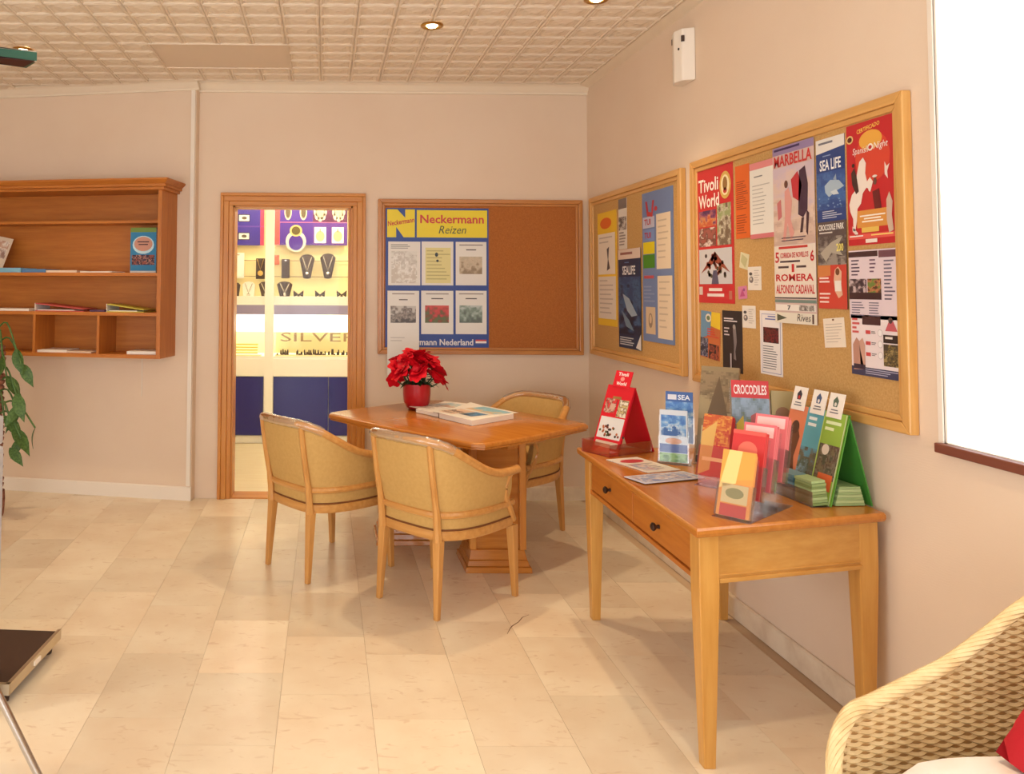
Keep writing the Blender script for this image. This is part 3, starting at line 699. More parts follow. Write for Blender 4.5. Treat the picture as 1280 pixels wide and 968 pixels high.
lm.add(lv, [q for i in range(NL-1) for q in ((i*3, i*3+1, i*3+4, i*3+3), (i*3+1, i*3+2, i*3+5, i*3+4))])
leafme = None
spots = [(20, 436, .17, 190), (27, 455, .16, 215), (20, 492, .18, 200), (30, 505, .17, 160), (8, 470, .17, 230), (24, 520, .13, 150), (15, 535, .2, 235), (26, 548, .13, 195), (44, 535, .12, 100), (5, 520, .18, 250), (3, 445, .16, 260), (-10, 480, .2, 290), (-14, 440, .2, 300), (-20, 520, .2, 280), (12, 560, .14, 205), (-6, 555, .15, 240), (-30, 450, .2, 60), (-45, 480, .19, 90), (-38, 520, .2, 110), (-28, 550, .17, 70), (-50, 440, .18, 130), (-20, 425, .18, 20), (-42, 560, .16, 100)]
for (u, v, L, ang) in spots:
    p = ony(u, v, 5.0+rnd.uniform(-.08, .08))-Vector((-2.09, 5.05, 0))
    if leafme is None:
        o = lm.build('leaf', 'leaf', pp, True); leafme = o.data
        md_ = None
    else:
        o = bpy.data.objects.new('leaf', leafme); COL.objects.link(o); o.parent = pp
    o.rotation_euler = (R(rnd.uniform(-70, -40)), R(rnd.uniform(-35, 35)), R(ang+rnd.uniform(-15, 15))); o.scale = (L, L, L); o.location = p
for (u, v, L, ang) in spots[:12]:
    p = ony(u, v, 5.0)-Vector((-2.09, 5.05, 0)); MB().tube(spline([(0, 0, p.z+.12), (p.x*.5, p.y*.5, p.z+.16), (p.x, p.y, p.z)], 4), .006, 5).build('stem', 'leaf', pp, True)

# ================================================================== weighing scale and chrome stand at the left edge
ws = thing('weighing_scale', 'dark platform weighing scale with grey column at the left edge', 'scale', (-1.1, 3.0, 0), R(-4))
bx(-.5, .02, -.2, .22, .055, .075).build('platform', 'dark_rubber', ws, bevel=.004)
MB().box(.02, .034, -.21, .23, .04, .078).box(-.5, .034, -.214, -.2, .04, .078).build('rim', 'alu', ws)
bx(.034, .04, -.02, .03, .05, .066).build('badge', 'white_plastic', ws)
for x, y in ((-.46, -.17), (-.46, .19), (-.01, -.17), (-.01, .19)):
    MB().lathe([(0, 0), (.022, 0), (.024, .012), (.012, .02), (.012, .055), (0, .055)], 12, (x, y)).build('foot', 'dark_rubber', ws, True)
MB().box(-.2, .005, -.30, -.225, .0, .9).build('column', 'grey_metal', ws, bevel=.015)
MB().box(-.22, -.005, -.31, -.215, .9, 1.0).build('head', 'grey_metal', ws, bevel=.01)
bx(-.2, -.06, -.22, -.2, .05, .07).build('bracket', 'grey_metal', ws)
cs = thing('chrome_stand', 'chrome tripod stand with slanting tube leg at the lower left', 'stand', (-1.14, 2.3, 0))
for a in (R(8), R(128), R(248)):
    dx, dy = math.cos(a), math.sin(a); MB().tube([(dx*.02, dy*.02, .66), (dx*.34, dy*.34, .004)], .011, 10).build('leg', 'chrome', cs, True)
MB().lathe([(0, .64), (.03, .64), (.034, .66), (.012, .69), (.012, .72), (0, .72)], 12).build('hub', 'chrome', cs, True)
bx(-.16, .1, -.1, .1, .72, .735).build('plate', 'grey_metal', cs, bevel=.004)

# ================================================================== meeting table
TZ = .732
tc = Vector((.72, 4.425)); ta = math.atan2(-.78, .625)
mt = thing('meeting_table', 'honey brown wooden table with clipped corners on two pedestals', 'table', (tc.x, tc.y, 0), ta)
hl, hw, ck = .575, .468, .045
def bowed(a, b, out, n=8):
    a, b = Vector(a), Vector(b); nrm = Vector((b.y-a.y, a.x-b.x)).normalized()
    return [a.lerp(b, i/n)+nrm*(out*4*(i/n)*(1-i/n)) for i in range(n+1)]
def topo(s=1, e=0):
    L, W_ = hl+e, hw+e; pts = []
    for a, b in (((-L+ck, -W_), (L-ck, -W_)), ((L, -W_+ck), (L, W_-ck)), ((L-ck, W_), (-L+ck, W_)), ((-L, W_-ck), (-L, -W_+ck))): pts += bowed(a, b, .02)
    return pts
rings = []
for e, z in ((-.022, TZ-.038), (-.006, TZ-.034), (-.006, TZ-.026), (0, TZ-.022), (0, TZ-.008), (-.004, TZ-.002), (-.010, TZ)): rings.append([(p.x, p.y, z) for p in topo(1, e)])
MB().loft(rings).build('table_top', 'table_top', mt, True)
bx(-.42, .42, -.06, .06, TZ-.10, TZ-.038).build('rail', 'oak_x', mt)
def pedestal(wx, wy):
    Mt = Matrix.Rotation(-ta, 4, 'Z') @ Matrix.Translation(Vector((wx-tc.x, wy-tc.y, 0)))
    def part(mb, n, m, par=mt, **k):
        o = mb.build(n, m, par, **k)
        if par is mt: o.matrix_local = Mt
        return o
    b = part(bx(-.12, .12, -.1, .1, .11, TZ-.038), 'pedestal', 'table_top')
    for x in (-.128, .128):
        for y in (-.108, .108): MB().box(x-.018, x+.018, y-.018, y+.018, .11, TZ-.038).build('corner_strip', 'oak_z', b, bevel=.006)
    MB().frustum((-.172, .172, -.15, .15), (-.168, .168, -.146, .146), 0, .03).frustum((-.16, .16, -.138, .138), (-.152, .152, -.13, .13), .03, .06).frustum((-.15, .15, -.128, .128), (-.138, .138, -.116, .116), .06, .11).build('pedestal_foot', 'table_top', b, bevel=.004)
pedestal(.897, 4.235); pedestal(.468, 4.66)

# potted flowers
fp = thing('potted_flower', 'red poinsettia in a glossy red pot on the meeting table', 'plant', (.553, 4.765, TZ))
MB().lathe([(0, 0), (.05, 0), (.062, .01), (.078, .04), (.083, .09), (.084, .15), (.079, .15), (.077, .1), (0, .1)], 28).build('pot', 'red_pot', fp, True)
MB().lathe([(0, .1), (.077, .128), (0, .13)], 16).build('soil', 'soil', fp)
pet = MB(); NP = 5; pv = []
for i in range(NP):
    t = i/(NP-1); w = .9*math.sin(math.pi*(t*.94+.04))**.6; pv += [(-w/2, t, .10*math.sin(t*3)+.08*w), (0, t, .14*math.sin(t*3)), (w/2, t, .10*math.sin(t*3)+.08*w)]
pet.add(pv, [q for i in range(NP-1) for q in ((i*3, i*3+1, i*3+4, i*3+3), (i*3+1, i*3+2, i*3+5, i*3+4))])
pme = None; r2_ = random.Random(3)
heads = [(0, -.02, .31), (-.07, -.03, .29), (.07, -.02, .285), (-.11, 0, .235), (.115, -.01, .225), (.045, -.08, .25), (-.045, -.08, .265), (.0, .06, .3), (.09, .06, .26), (-.09, .06, .27), (-.125, -.03, .175), (.13, -.04, .165), (.09, -.08, .19), (-.095, -.075, .22), (0, -.1, .22), (0, -.06, .275), (.03, .02, .315), (-.03, .01, .31)]
for hx_, hy_, hz_ in heads:
    hd = bpy.data.objects.new('flower_head', None); COL.objects.link(hd); hd.parent = fp; hd.empty_display_size = .02
    hd.location = (hx_, hy_, hz_); hd.rotation_euler = (R(18)-hy_*5+R(r2_.uniform(-10, 10)), hx_*6, r2_.uniform(0, 6))
    for ly, (n, L, tilt) in enumerate(((7, .075, 6), (6, .056, 34), (5, .036, 60))):
        for k in range(n):
            if pme is None: o = pet.build('petal', 'petal', hd, True); pme = o.data
            else: o = bpy.data.objects.new('petal', pme); COL.objects.link(o); o.parent = hd
            o.scale = (L, L*r2_.uniform(.85, 1.1), L); o.rotation_euler = (R(tilt+r2_.uniform(-8, 8)), 0, k*2*math.pi/n+ly*.5+r2_.uniform(-.2, .2))
    MB().tube(spline([(hx_*.25, hy_*.25, .12), (hx_*.7, hy_*.7, hz_*.65+.03), (hx_, hy_, hz_)], 3), .004, 5).build('stem', 'leaf_dark', fp, True)
gme = None
for k in range(22):
    a = k*2.4; rr = .03+.075*(k/22); z = .13+.08*r2_.random()
    if gme is None:
        o = lm.build('leaf', 'leaf_dark', fp, True); gme = o.data
    else: o = bpy.data.objects.new('leaf', gme); COL.objects.link(o); o.parent = fp
    L = r2_.uniform(.07, .11); o.scale = (L*1.1, L, L); o.location = (math.cos(a)*rr*.4, math.sin(a)*rr*.4, z); o.rotation_euler = (R(r2_.uniform(-5, 30)), 0, a-math.pi/2)

# open brochures on the table
def booklet(name, corners, th, label, cover):
    P = [onz(u, v, TZ) for u, v in corners]; c = sum(P, Vector())/4
    t = thing(name, label, 'magazine', (c.x, c.y, TZ+.0015), 0, 'brochures lying on the meeting table')
    q = [(p.x-c.x, p.y-c.y) for p in P]
    MB().prism(q, 0, th).build('pages', 'paper', t)
    r = (Vector(q[1])-Vector(q[0])); u = (Vector(q[3])-Vector(q[0])); w, h = r.length, u.length
    s = Sheet('cover', w*.98, h*.96, (232, 226, 216), frame((0, 0, th+.0005), (r.x, r.y, 0), (u.x, u.y, 0)), parent=t); cover(s); s.done()
    return t
booklet('brochure', [(520, 516), (548, 522), (584, 509), (556, 506)], .02, 'pale brochure lying beside the red flower pot', lambda s: s.rect(.1, .1, .9, .5, (190, 206, 214)).photo(.3, .12, .9, .5, [(150, 190, 206), (230, 220, 200), (206, 170, 150)], 6, 4, 2).lines(.1, .6, .8, .9, 4, (170, 160, 150)))
booklet('brochure', [(549, 523), (590, 533), (642, 524), (588, 509)], .028, 'thick white brochure with blue pictures near the table centre', lambda s: s.photo(.08, .08, .95, .42, [(120, 180, 206), (150, 200, 214), (224, 190, 150)], 8, 4, 2).rect(.1, .5, .55, .9, (228, 196, 170), 2).photo(.58, .5, .95, .8, [(60, 110, 160), (90, 150, 190), (40, 60, 80)], 6, 4, 2).text('Brochure', .12, .6, .5, .75, (90, 60, 60)).lines(.12, .8, .5, .88, 2, (110, 90, 80), 3))

# ================================================================== barrel chairs
RAIL = [(0, -.312, .78), (.09, -.308, .78), (.168, -.288, .775), (.222, -.225, .748), (.254, -.135, .694), (.27, -.035, .640), (.275, .06, .610), (.275, .15, .602), (.272, .225, .602)]
BASE = [(0, -.245, .45), (.09, -.242, .45), (.160, -.224, .45), (.215, -.155, .45), (.244, -.06, .45), (.252, .03, .45), (.252, .10, .45), (.250, .16, .45), (.248, .21, .45)]
def half(pts, n=5): return spline(pts, n)
def both(pts, n=5):
    h = spline(pts, n); return [Vector((-p.x, p.y, p.z)) for p in h[:0:-1]]+h
def make_chair():
    t = thing('armchair', 'wooden barrel armchair', 'chair', group='barrel armchairs around the meeting table')
    rl = both(RAIL); bs = both(BASE)
    tr_ = MB().tube(rl, .021, 10, flat=.9).build('top_rail', 'chair_x', t, True)
    for sgn in (-1, 1): MB().lathe([(0, -.012), (.014, -.01), (.02, 0), (.014, .01), (0, .012)], 12, ).build('arm_cap', 'chair_x', tr_, True).matrix_local = Matrix.Translation((sgn*.272, .225, .602)) @ Matrix.Rotation(R(90), 4, 'X')
    # upholstered shell: outside and inside faces, from the lower rail to the top rail
    cut = 4; rlc, bsc = rl[cut:-cut], bs[cut:-cut]; n = len(rlc); m_ = 6
    g = MB(); vs = []
    for side in (0, 1):
        for k in range(m_+1):
            f = k/m_
            for i in range(n):
                p = bsc[i].lerp(rlc[i]-Vector((0, 0, .012)), f)
                c = Vector((0, .06, p.z)); d = (Vector((p.x, p.y, p.z))-c); d.normalize()
                bul = .008*math.sin(math.pi*f)
                p = p+d*(bul+.004) if side == 0 else p-d*(.030+bul)
                vs.append(p)
    K = (m_+1)*n; fs = []
    for k in range(m_):
        for i in range(n-1):
            a = k*n+i; fs.append((a, a+1, a+n+1, a+n)); b = K+a; fs.append((b, b+n, b+n+1, b+1))
    for i in range(n-1):
        fs.append((i, K+i, K+i+1, i+1)); a = m_*n+i; fs.append((a, a+1, K+a+1, K+a))
    for k in range(m_):
        a = k*n; fs.append((a, a+n, K+a+n, K+a)); a = k*n+n-1; fs.append((a, K+a, K+a+n, a+n))
    g.add(vs, fs).build('back_upholstery', 'chair_fabric', t, True)
    MB().tube([Vector((p.x*1.02, p.y*1.02, .448)) for p in bs], .015, 8, flat=1.1).build('lower_rail', 'chair_x', t, True)
    # seat frame: closed loop
    loop = [Vector((p.x, p.y)) for p in bs]+[Vector((x, .235+.028*(1-(x/.25)**2))) for x in (.2, .12, .04, -.04, -.12, -.2)]
    nn = len(loop); ctr = Vector((0, 0))
    def lp(s, z): return [(p.x*s, p.y*s, z) for p in loop]
    MB().loft([lp(.9, .335), lp(1.0, .335), lp(1.02, .345), lp(1.02, .372), lp(1.0, .378), lp(.9, .378)]).build('seat_frame', 'chair_x', t, True)
    cush = MB().loft([lp(.98, .379), lp(1.0, .384), lp(1.0, .432), lp(.96, .44)]).build('seat_base', 'chair_fabric', t, True)
    MB().tube([Vector((x*1.005, y*1.005, .382)) for x, y, z in lp(1, 0)]+[Vector((lp(1, 0)[0][0]*1.005, lp(1, 0)[0][1]*1.005, .382))], .0045, 5).build('welt', 'welt', cush, True)
    MB().loft([lp(.86, .44), lp(.88, .455), lp(.86, .47), lp(.7, .484), lp(.4, .49), lp(.05, .492)]).build('seat_cushion', 'chair_fabric', t, True)
    for sgn in (-1, 1):
        MB().tube(spline([(sgn*.165, -.236, .335), (sgn*.166, -.245, .45), (sgn*.168, -.272, .6), (sgn*.168, -.296, .765)], 4), [.021]*2+[.018]*3+[.015]*8, 8).build('back_post', 'chair_z', t, True)
        MB().tube(spline([(sgn*.272, .17, .595), (sgn*.268, .135, .55), (sgn*.262, .14, .49), (sgn*.254, .19, .42), (sgn*.246, .228, .36)], 4), .015, 8).build('arm_post', 'chair_z', t, True)
        MB().taper((sgn*.163, -.228, .338), (sgn*.172, -.25, 0), .04, .024).build('leg', 'chair_z', t, bevel=.004)
        MB().taper((sgn*.238, .228, .338), (sgn*.246, .242, 0), .042, .025).build('leg', 'chair_z', t, bevel=.004)
    hr = [p for p in rl if abs(p.x) < .235 and p.y < 0]
    MB().tube(hr, [.0245+.0012*math.sin(i*2.1) for i in range(len(hr))], 10, caps=False).build('plastic_cover', 'film', t, True)
    return t
ch = make_chair()
def seat_at(o, x, y, deg, label): o.location = (x, y, 0); o.rotation_euler = (0, 0, R(deg-90)); o['label'] = label
seat_at(ch, .011, 4.227, 38.5, 'wooden barrel armchair at the left, in front of the doorway')
c2 = copy_tree(ch); seat_at(c2, .563, 3.81, 43, 'wooden barrel armchair nearest the camera, back to the viewer')
c3 = copy_tree(ch); seat_at(c3, 1.136, 4.79, 218.7, 'wooden barrel armchair on the far side of the table, by the corner')

# ================================================================== desk by the right wall
KZ = .738
dk = thing('desk', 'honey coloured wooden desk with two drawers against the right wall', 'desk')
BB, AA, CC, DD = Vector((1.115, 2.385)), Vector((1.145, 3.605)), Vector((1.812, 2.565)), Vector((1.812, 3.605))
poly = [BB, CC, DD, AA]; cen = sum(poly, Vector((0, 0)))/4
def ins(e, z): return [(*(p-(p-cen).normalized()*e*1.4), z) for p in poly]
MB().loft([ins(.012, KZ-.032), ins(.003, KZ-.028), ins(0, KZ-.018), ins(0, KZ-.008), ins(.004, KZ)]).build('desk_top', 'desk_top', dk, bevel=.002)
def qd(s, t):   # bilinear point inside the top, s along the wall from the near end, t from the front edge
    a = BB.lerp(AA, s); b = CC.lerp(DD, s); return a.lerp(b, t)
LEG = .062; legs = {}
for nm, s_, t_ in (('n', .055, .085), ('f', .945, .085), ('nb', .055, .93), ('fb', .945, .93)):
    p = qd(s_, t_); legs[nm] = p
    MB().loft([[(p.x+a*w, p.y+b*w, z) for a, b in ((-1, -1), (1, -1), (1, 1), (-1, 1))] for w, z in ((.018, 0), (LEG/2, KZ-.2), (LEG/2, KZ-.032))]).build('leg', 'honey_z', dk, bevel=.003)
def apron(p, q, z0, z1, th, name, mat, par=dk, inset=.0, out=0):
    p, q = Vector(p), Vector(q); d = (q-p).normalized(); n = Vector((d.y, -d.x)); a = p+d*inset; b = q-d*inset
    return MB().prism([tuple(a+n*out), tuple(b+n*out), tuple(b+n*(out-th)), tuple(a+n*(out-th))], z0, z1).build(name, mat, par, bevel=.002)
Z0, Z1 = KZ-.175, KZ-.032
# order so that the outward normal is on the right of p->q
apron(legs['n'], legs['nb'], Z0, Z1, .02, 'end_apron', 'honey_x', inset=LEG/2, out=.022)
apron(legs['n'], legs['nb'], Z0-.008, Z0+.006, .012, 'moulding', 'honey_x', inset=LEG/2, out=.029)
apron(legs['n'], legs['nb'], Z0+.012, Z0+.018, .008, 'moulding', 'honey_x', inset=LEG/2, out=.026)
apron(legs['fb'], legs['f'], Z0, Z1, .02, 'end_apron', 'honey_x', inset=LEG/2, out=.022)
apron(legs['nb'], legs['fb'], Z0, Z1, .02, 'back_apron', 'honey_y', inset=LEG/2, out=.01)
apron(legs['f'], legs['n'], Z0, Z1, .02, 'front_apron', 'shelf_y', inset=LEG/2, out=.016)
apron(legs['f'], legs['n'], Z0-.008, Z0+.008, .014, 'moulding', 'shelf_y', inset=LEG/2, out=.028)
f_, n_ = legs['f'], legs['n']; dv_ = (n_-f_); Ld = dv_.length; dv_ = dv_.normalized()
for a, b in ((LEG/2+.012, Ld/2-.004), (Ld/2+.004, Ld-LEG/2-.012)):
    dw = apron(f_+dv_*a, f_+dv_*b, Z0+.014, Z1-.008, .02, 'drawer', 'shelf_y', out=.024)
    mid = f_+dv_*((a+b)/2)+Vector((dv_.y, -dv_.x))*.024
    kn = MB().lathe([(0, 0), (.007, 0), (.006, .01), (.014, .018), (.015, .024), (.008, .03), (0, .031)], 12).build('knob', 'dark_knob', dw, True)
    kn.matrix_local = Matrix.Translation((mid.x, mid.y, (Z0+Z1)/2)) @ Matrix.Rotation(R(-90), 4, 'Y')

# ================================================================== wicker armchair, lower right
wk = thing('wicker_chair', 'pale woven wicker tub chair at the lower right', 'chair')
YA, YB = 1.74, .98
def uplan(t):       # t 0..1 from the front of the far arm, round the back, to the front of the near arm
    pts = WPL; f = t*(len(pts)-1); i = min(int(f), len(pts)-2); return pts[i].lerp(pts[i+1], f-i)
rim = [(1.09, YA-.02, .36), (1.105, YA, .46), (1.145, YA+.01, .535), (1.21, YA+.015, .565), (1.30, YA+.02, .605), (1.37, YA+.02, .64), (1.455, YA+.02, .70), (1.54, YA+.02, .765), (1.63, YA-.0, .83), (1.715, YA-.08, .88), (1.755, YA-.2, .90), (1.765, (YA+YB)/2, .905)]
rim = rim+[(x, YA+YB-y, z) for x, y, z in rim[-2::-1]]
RM = spline(rim, 8)
# foot of the shell below each rim point
def footpt(p):
    cx, cy = 1.43, (YA+YB)/2; return Vector((cx+(p.x-cx)*.90, cy+(p.y-cy)*.88, .03))
# arc-length resample
def resample(P, n):
    L = [0]
    for a, b in zip(P, P[1:]): L.append(L[-1]+(b-a).length)
    out = []; j = 0
    for i in range(n):
        s = L[-1]*i/(n-1)
        while j < len(L)-2 and L[j+1] < s: j += 1
        out.append(P[j].lerp(P[j+1], (s-L[j])/max(L[j+1]-L[j], 1e-9)))
    return out, L[-1]
NS = 76; RS, RL = resample(RM, NS)
ROW = .0088
def shellpt(i, z):
    a = min(max(i, 0), NS-1); k = min(int(a), NS-2); p = RS[k].lerp(RS[k+1], a-k); b = footpt(p)
    f = (z-b.z)/max(p.z-b.z, .05); belly = .03*math.sin(math.pi*min(max(f, 0), 1))
    c = Vector((1.43, (YA+YB)/2, 0)); q = b.lerp(p, f); d = Vector((q.x-c.x, q.y-c.y, 0)).normalized()
    return q+d*belly, d, p.z
core = MB(); rings = []
for i in range(NS):
    top = RS[i].z; col_in = []; col_out = []
    for k in range(9):
        z = .03+(top-.012-.03)*k/8; q, d, _ = shellpt(i, z); col_in.append(q-d*.001); col_out.append(q+d*.001)
    rings.append(col_in+col_out[::-1])
core.loft(rings).build('shell_core', 'cane_core', wk, True)
wv_ = MB(); SUB = 4
for r in range(int(.9/ROW)):
    z = .035+r*ROW; run_ = []
    for k in range((NS-1)*SUB+1):
        i = k/SUB; q, d, top = shellpt(i, z)
        if z > top-.012:
            if len(run_) > 3: wv_.tube(run_, .0053, 4)
            run_ = []; continue
        ph = math.sin(math.pi*(i+(r % 2)))
        run_.append(q+d*(.0038*ph)+Vector((0, 0, .0018*math.sin(math.pi*(i+(r % 2))+.6))))
    if len(run_) > 3: wv_.tube(run_, .0053, 4)
wv_.build('weave', 'cane', wk, True)['kind'] = 'stuff'
rimb = MB()
RB, _ = resample(RM, 260)
for ph in range(9):
    pts = []
    for i, p in enumerate(RB):
        a = i*.30+ph*math.pi/4.5; c = Vector((1.43, (YA+YB)/2, p.z)); d = (p-c).normalized(); pts.append(p+d*(.011*math.cos(a))+Vector((0, 0, .011*math.sin(a)-.004)))
    rimb.tube(pts, .0056, 5)
rimb.build('rolled_rim', 'cane', wk, True)
sx0, sx1 = 1.1, 1.70
MB().box(sx0, sx1, YB+.06, YA-.06, .335, .37).build('seat_frame', 'cane', wk)
fr_ = MB()
for k in range(34):
    z = .04+k*ROW
    fr_.tube([(sx0-.002+.006*math.sin(math.pi*(j+k % 2)), YB+.06+(YA-YB-.12)*j/26, z) for j in range(27)], .0046, 4)
fr_.build('front_weave', 'cane', wk, True)['kind'] = 'stuff'
for x, y in ((1.14, YB+.1), (1.14, YA-.1), (1.66, YB+.12), (1.66, YA-.12)): MB().tube([(x, y, 0), (x, y, .33)], .018, 8).build('leg', 'cane', wk, True)
# cushions
def pillow(w, d, h, n=10, pw=.45):
    mb = MB(); vs = []; fs = []
    for s_ in (1, -1):
        for j in range(n+1):
            for i in range(n+1):
                u, v = i/n*2-1, j/n*2-1; e = (max(0, 1-u**4)*max(0, 1-v**4))**pw; k = 1-.06*(u*u*v*v)
                vs.append((u*w/2*k, v*d/2*k, s_*h/2*e))
    m2 = (n+1)**2
    for j in range(n):
        for i in range(n):
            a = j*(n+1)+i; fs.append((a, a+1, a+n+2, a+n+1)); b = m2+a; fs.append((b, b+n+1, b+n+2, b+1))
    return mb.add(vs, fs)
sc_ = pillow(.54, .64, .16, pw=.28).build('seat_cushion', 'cushion_white', None, True); sc_.location = (1.40, (YA+YB)/2, .452)
tag(sc_, 'white seat cushion in the wicker chair', 'cushion')
rc = pillow(.36, .36, .13, pw=.6).build('throw_pillow', 'cushion_red', None, True)
rc.location = (1.475, 1.44, .655); rc.rotation_euler = (0, R(-42), R(6)); tag(rc, 'red pillow standing in the wicker chair', 'cushion')

# ================================================================== cork boards
def board(name, label, o, right, w, h, fw, corkm, mh, mv):
    """o = lower left corner on the wall as seen by the viewer; the frame stands 30 mm proud"""
    t = thing(name, label, 'notice board'); t.matrix_world = frame(o, right, (0, 0, 1))      # local x right, y up, z out
    bx(fw*.6, w-fw*.6, fw*.6, h-fw*.6, .001, .016).build('cork_panel', corkm, t)
    for (a, b, n, z) in ((0, fw*.62, 'frame_outer', .032), (fw*.62, fw, 'frame_inner', .024)):
        MB().prism([(a, a), (w-a, a), (w-b, b), (b, b)], 0.0005, z).build(n, mh, t, bevel=.004)
        MB().prism([(b, h-b), (w-b, h-b), (w-a, h-a), (a, h-a)], 0.0005, z).build(n, mh, t, bevel=.004)
        MB().prism([(a, a), (b, b), (b, h-b), (a, h-a)], 0.0005, z).build(n, mv, t, bevel=.004)
        MB().prism([(w-a, a), (w-a, h-a), (w-b, h-b), (w-b, b)], 0.0005, z).build(n, mv, t, bevel=.004)
    return t
wood('bframe_a', (180, 116, 58), (202, 138, 74), 'x'); wood('bframe_b', (180, 116, 58), (202, 138, 74), 'y')
wood('rframe_a', (204, 150, 80), (224, 172, 100), 'x'); wood('rframe_b', (204, 150, 80), (224, 172, 100), 'y')
board('cork_board', 'framed brown cork board on the back wall, right half empty', (.3635, D, .999), (1, 0, 0), 1.429, 1.078, .047, 'cork_dark', 'bframe_a', 'bframe_b')
board('cork_board', 'smaller looking framed cork board on the right wall next to the corner', (XR, 5.385, 1.016), (0, -1, 0), 1.397, 1.061, .056, 'cork', 'rframe_a', 'rframe_b')
board('cork_board', 'large framed cork board full of posters above the desk', (XR, 3.885, 1.008), (0, -1, 0), 1.445, 1.077, .056, 'cork', 'rframe_a', 'rframe_b')

CORK = .0165
def back_sheet(name, u0, v0, u1, v1, base, label, cat='poster', group=None, lay=0, **k):
    y = D-CORK-.0045*lay; a, b = ony(u0, v0, y), ony(u1, v1, y)
    return Sheet(name, b.x-a.x, a.z-b.z, base, frame(((a.x+b.x)/2, y, (a.z+b.z)/2), (1, 0, 0), (0, 0, 1)), label, cat, group, **k)
def right_sheet(name, u0, v0, u1, v1, base, label, cat='poster', group=None, lay=0, tilt=0, **k):
    x = XR-CORK-.0045*lay; a, b = onx(u0, v0, x), onx(u1, v1, x)
    M = frame((x, (a.y+b.y)/2, (a.z+b.z)/2), (0, -1, 0), (0, 0, 1)) @ Matrix.Rotation(R(tilt), 4, 'Z')
    return Sheet(name, a.y-b.y, a.z-b.z, base, M, label, cat, group, **k)

# ---- back wall: travel poster with six information sheets
BL, YE = (52, 78, 150), (236, 214, 46)
s = back_sheet('travel_poster', 482, 260, 611, 437, BL, 'large blue and yellow travel poster with heading on the back cork board')
U = lambda x: (x-68)/524
V = lambda y: (y-78)/717
s.rect(U(76), V(85), U(217), V(228), YE)
s.poly([(U(128), V(85)), (U(168), V(85)), (U(168), V(128))], BL, 2).poly([(U(122), V(175)), (U(160), V(228)), (U(122), V(228))], BL, 2)
s.text('Neckermann', U(80), V(146), U(214), V(172), (196, 60, 50), 4, rise=.03)
s.rect(U(227), V(88), U(585), V(228), YE).text('Neckermann', U(244), V(112), U(568), V(156), (206, 66, 60), 4).text('Reizen', U(338), V(168), U(474), V(208), (70, 80, 60), 4, False, .25)
s.text('Neckermann Nederland', U(120), V(744), U(513), V(776), (226, 224, 226), 4)
s.rect(U(525), V(746), U(580), V(754), (206, 70, 70), 3).rect(U(525), V(754), U(580), V(764), (240, 236, 230), 3).rect(U(525), V(764), U(580), V(771), (70, 90, 160), 3)
s.done()
def info(u0, v0, u1, v1, lab, draw, h_ext=0):
    f = lambda u, v: (465+u/4.033, 240+v/4.033)
    a, b = f(u0, v0), f(u1, v1); q = back_sheet('information_sheet', a[0], a[1], b[0], b[1], (232, 228, 220), lab, 'sheet', 'sheets on the blue travel poster', 4 if v1 > 900 else 1); draw(q); q.done()
def hd(q): q.lines(.1, .06, .9, .11, 1, (150, 140, 135), 2, .5, True); q.lines(.25, .17, .75, .21, 1, (90, 84, 80), 2, .6, True)
def ph(pal): 
    def d(q): hd(q); q.photo(.12, .34, .86, .74, pal, 9, 7)
    return d
GR = [(200, 196, 188), (120, 112, 106), (170, 160, 150), (90, 84, 82)]
info(82, 250, 243, 472, 'glossy information sheet at the upper left of the blue poster', lambda q: (q.lines(.08, .06, .7, .18, 3, (160, 156, 150)), q.photo(.1, .22, .9, .95, [(226, 224, 216), (196, 190, 180), (240, 238, 232), (206, 198, 186)], 7, 9, 1, .6)))
info(250, 250, 410, 472, 'information sheet with pale yellow text, upper middle of the blue poster', lambda q: (q.rect(.12, .14, .92, .95, (226, 216, 150)), q.lines(.16, .2, .9, .92, 9, (190, 180, 120), 2, .3), q.ell(.47, .3, .05, .05, (50, 60, 60), 3), q.ell(.5, .44, .04, .03, (50, 60, 60), 3)))
info(422, 252, 577, 472, 'information sheet with beige photo, upper right of the blue poster', ph([(190, 176, 150), (206, 190, 164), (150, 130, 104)]))
info(78, 498, 237, 926, 'long white sheet hanging below the poster behind the red flowers', lambda q: (q.lines(.12, .03, .88, .055, 1, (150, 140, 135), 2, .5, True), q.lines(.3, .1, .7, .12, 1, (90, 84, 80), 2, .6, True), q.photo(.1, .18, .9, .38, GR, 9, 6), q.lines(.1, .55, .7, .62, 2, (200, 196, 190), 2, .3)))
info(248, 498, 410, 718, 'information sheet with red sunset photo, lower middle of the blue poster', ph([(206, 84, 76), (196, 70, 66), (120, 90, 60), (100, 110, 70)]))
info(422, 498, 578, 718, 'information sheet with grey green photo, lower right of the blue poster', ph([(190, 200, 196), (130, 150, 136), (100, 110, 104)]))

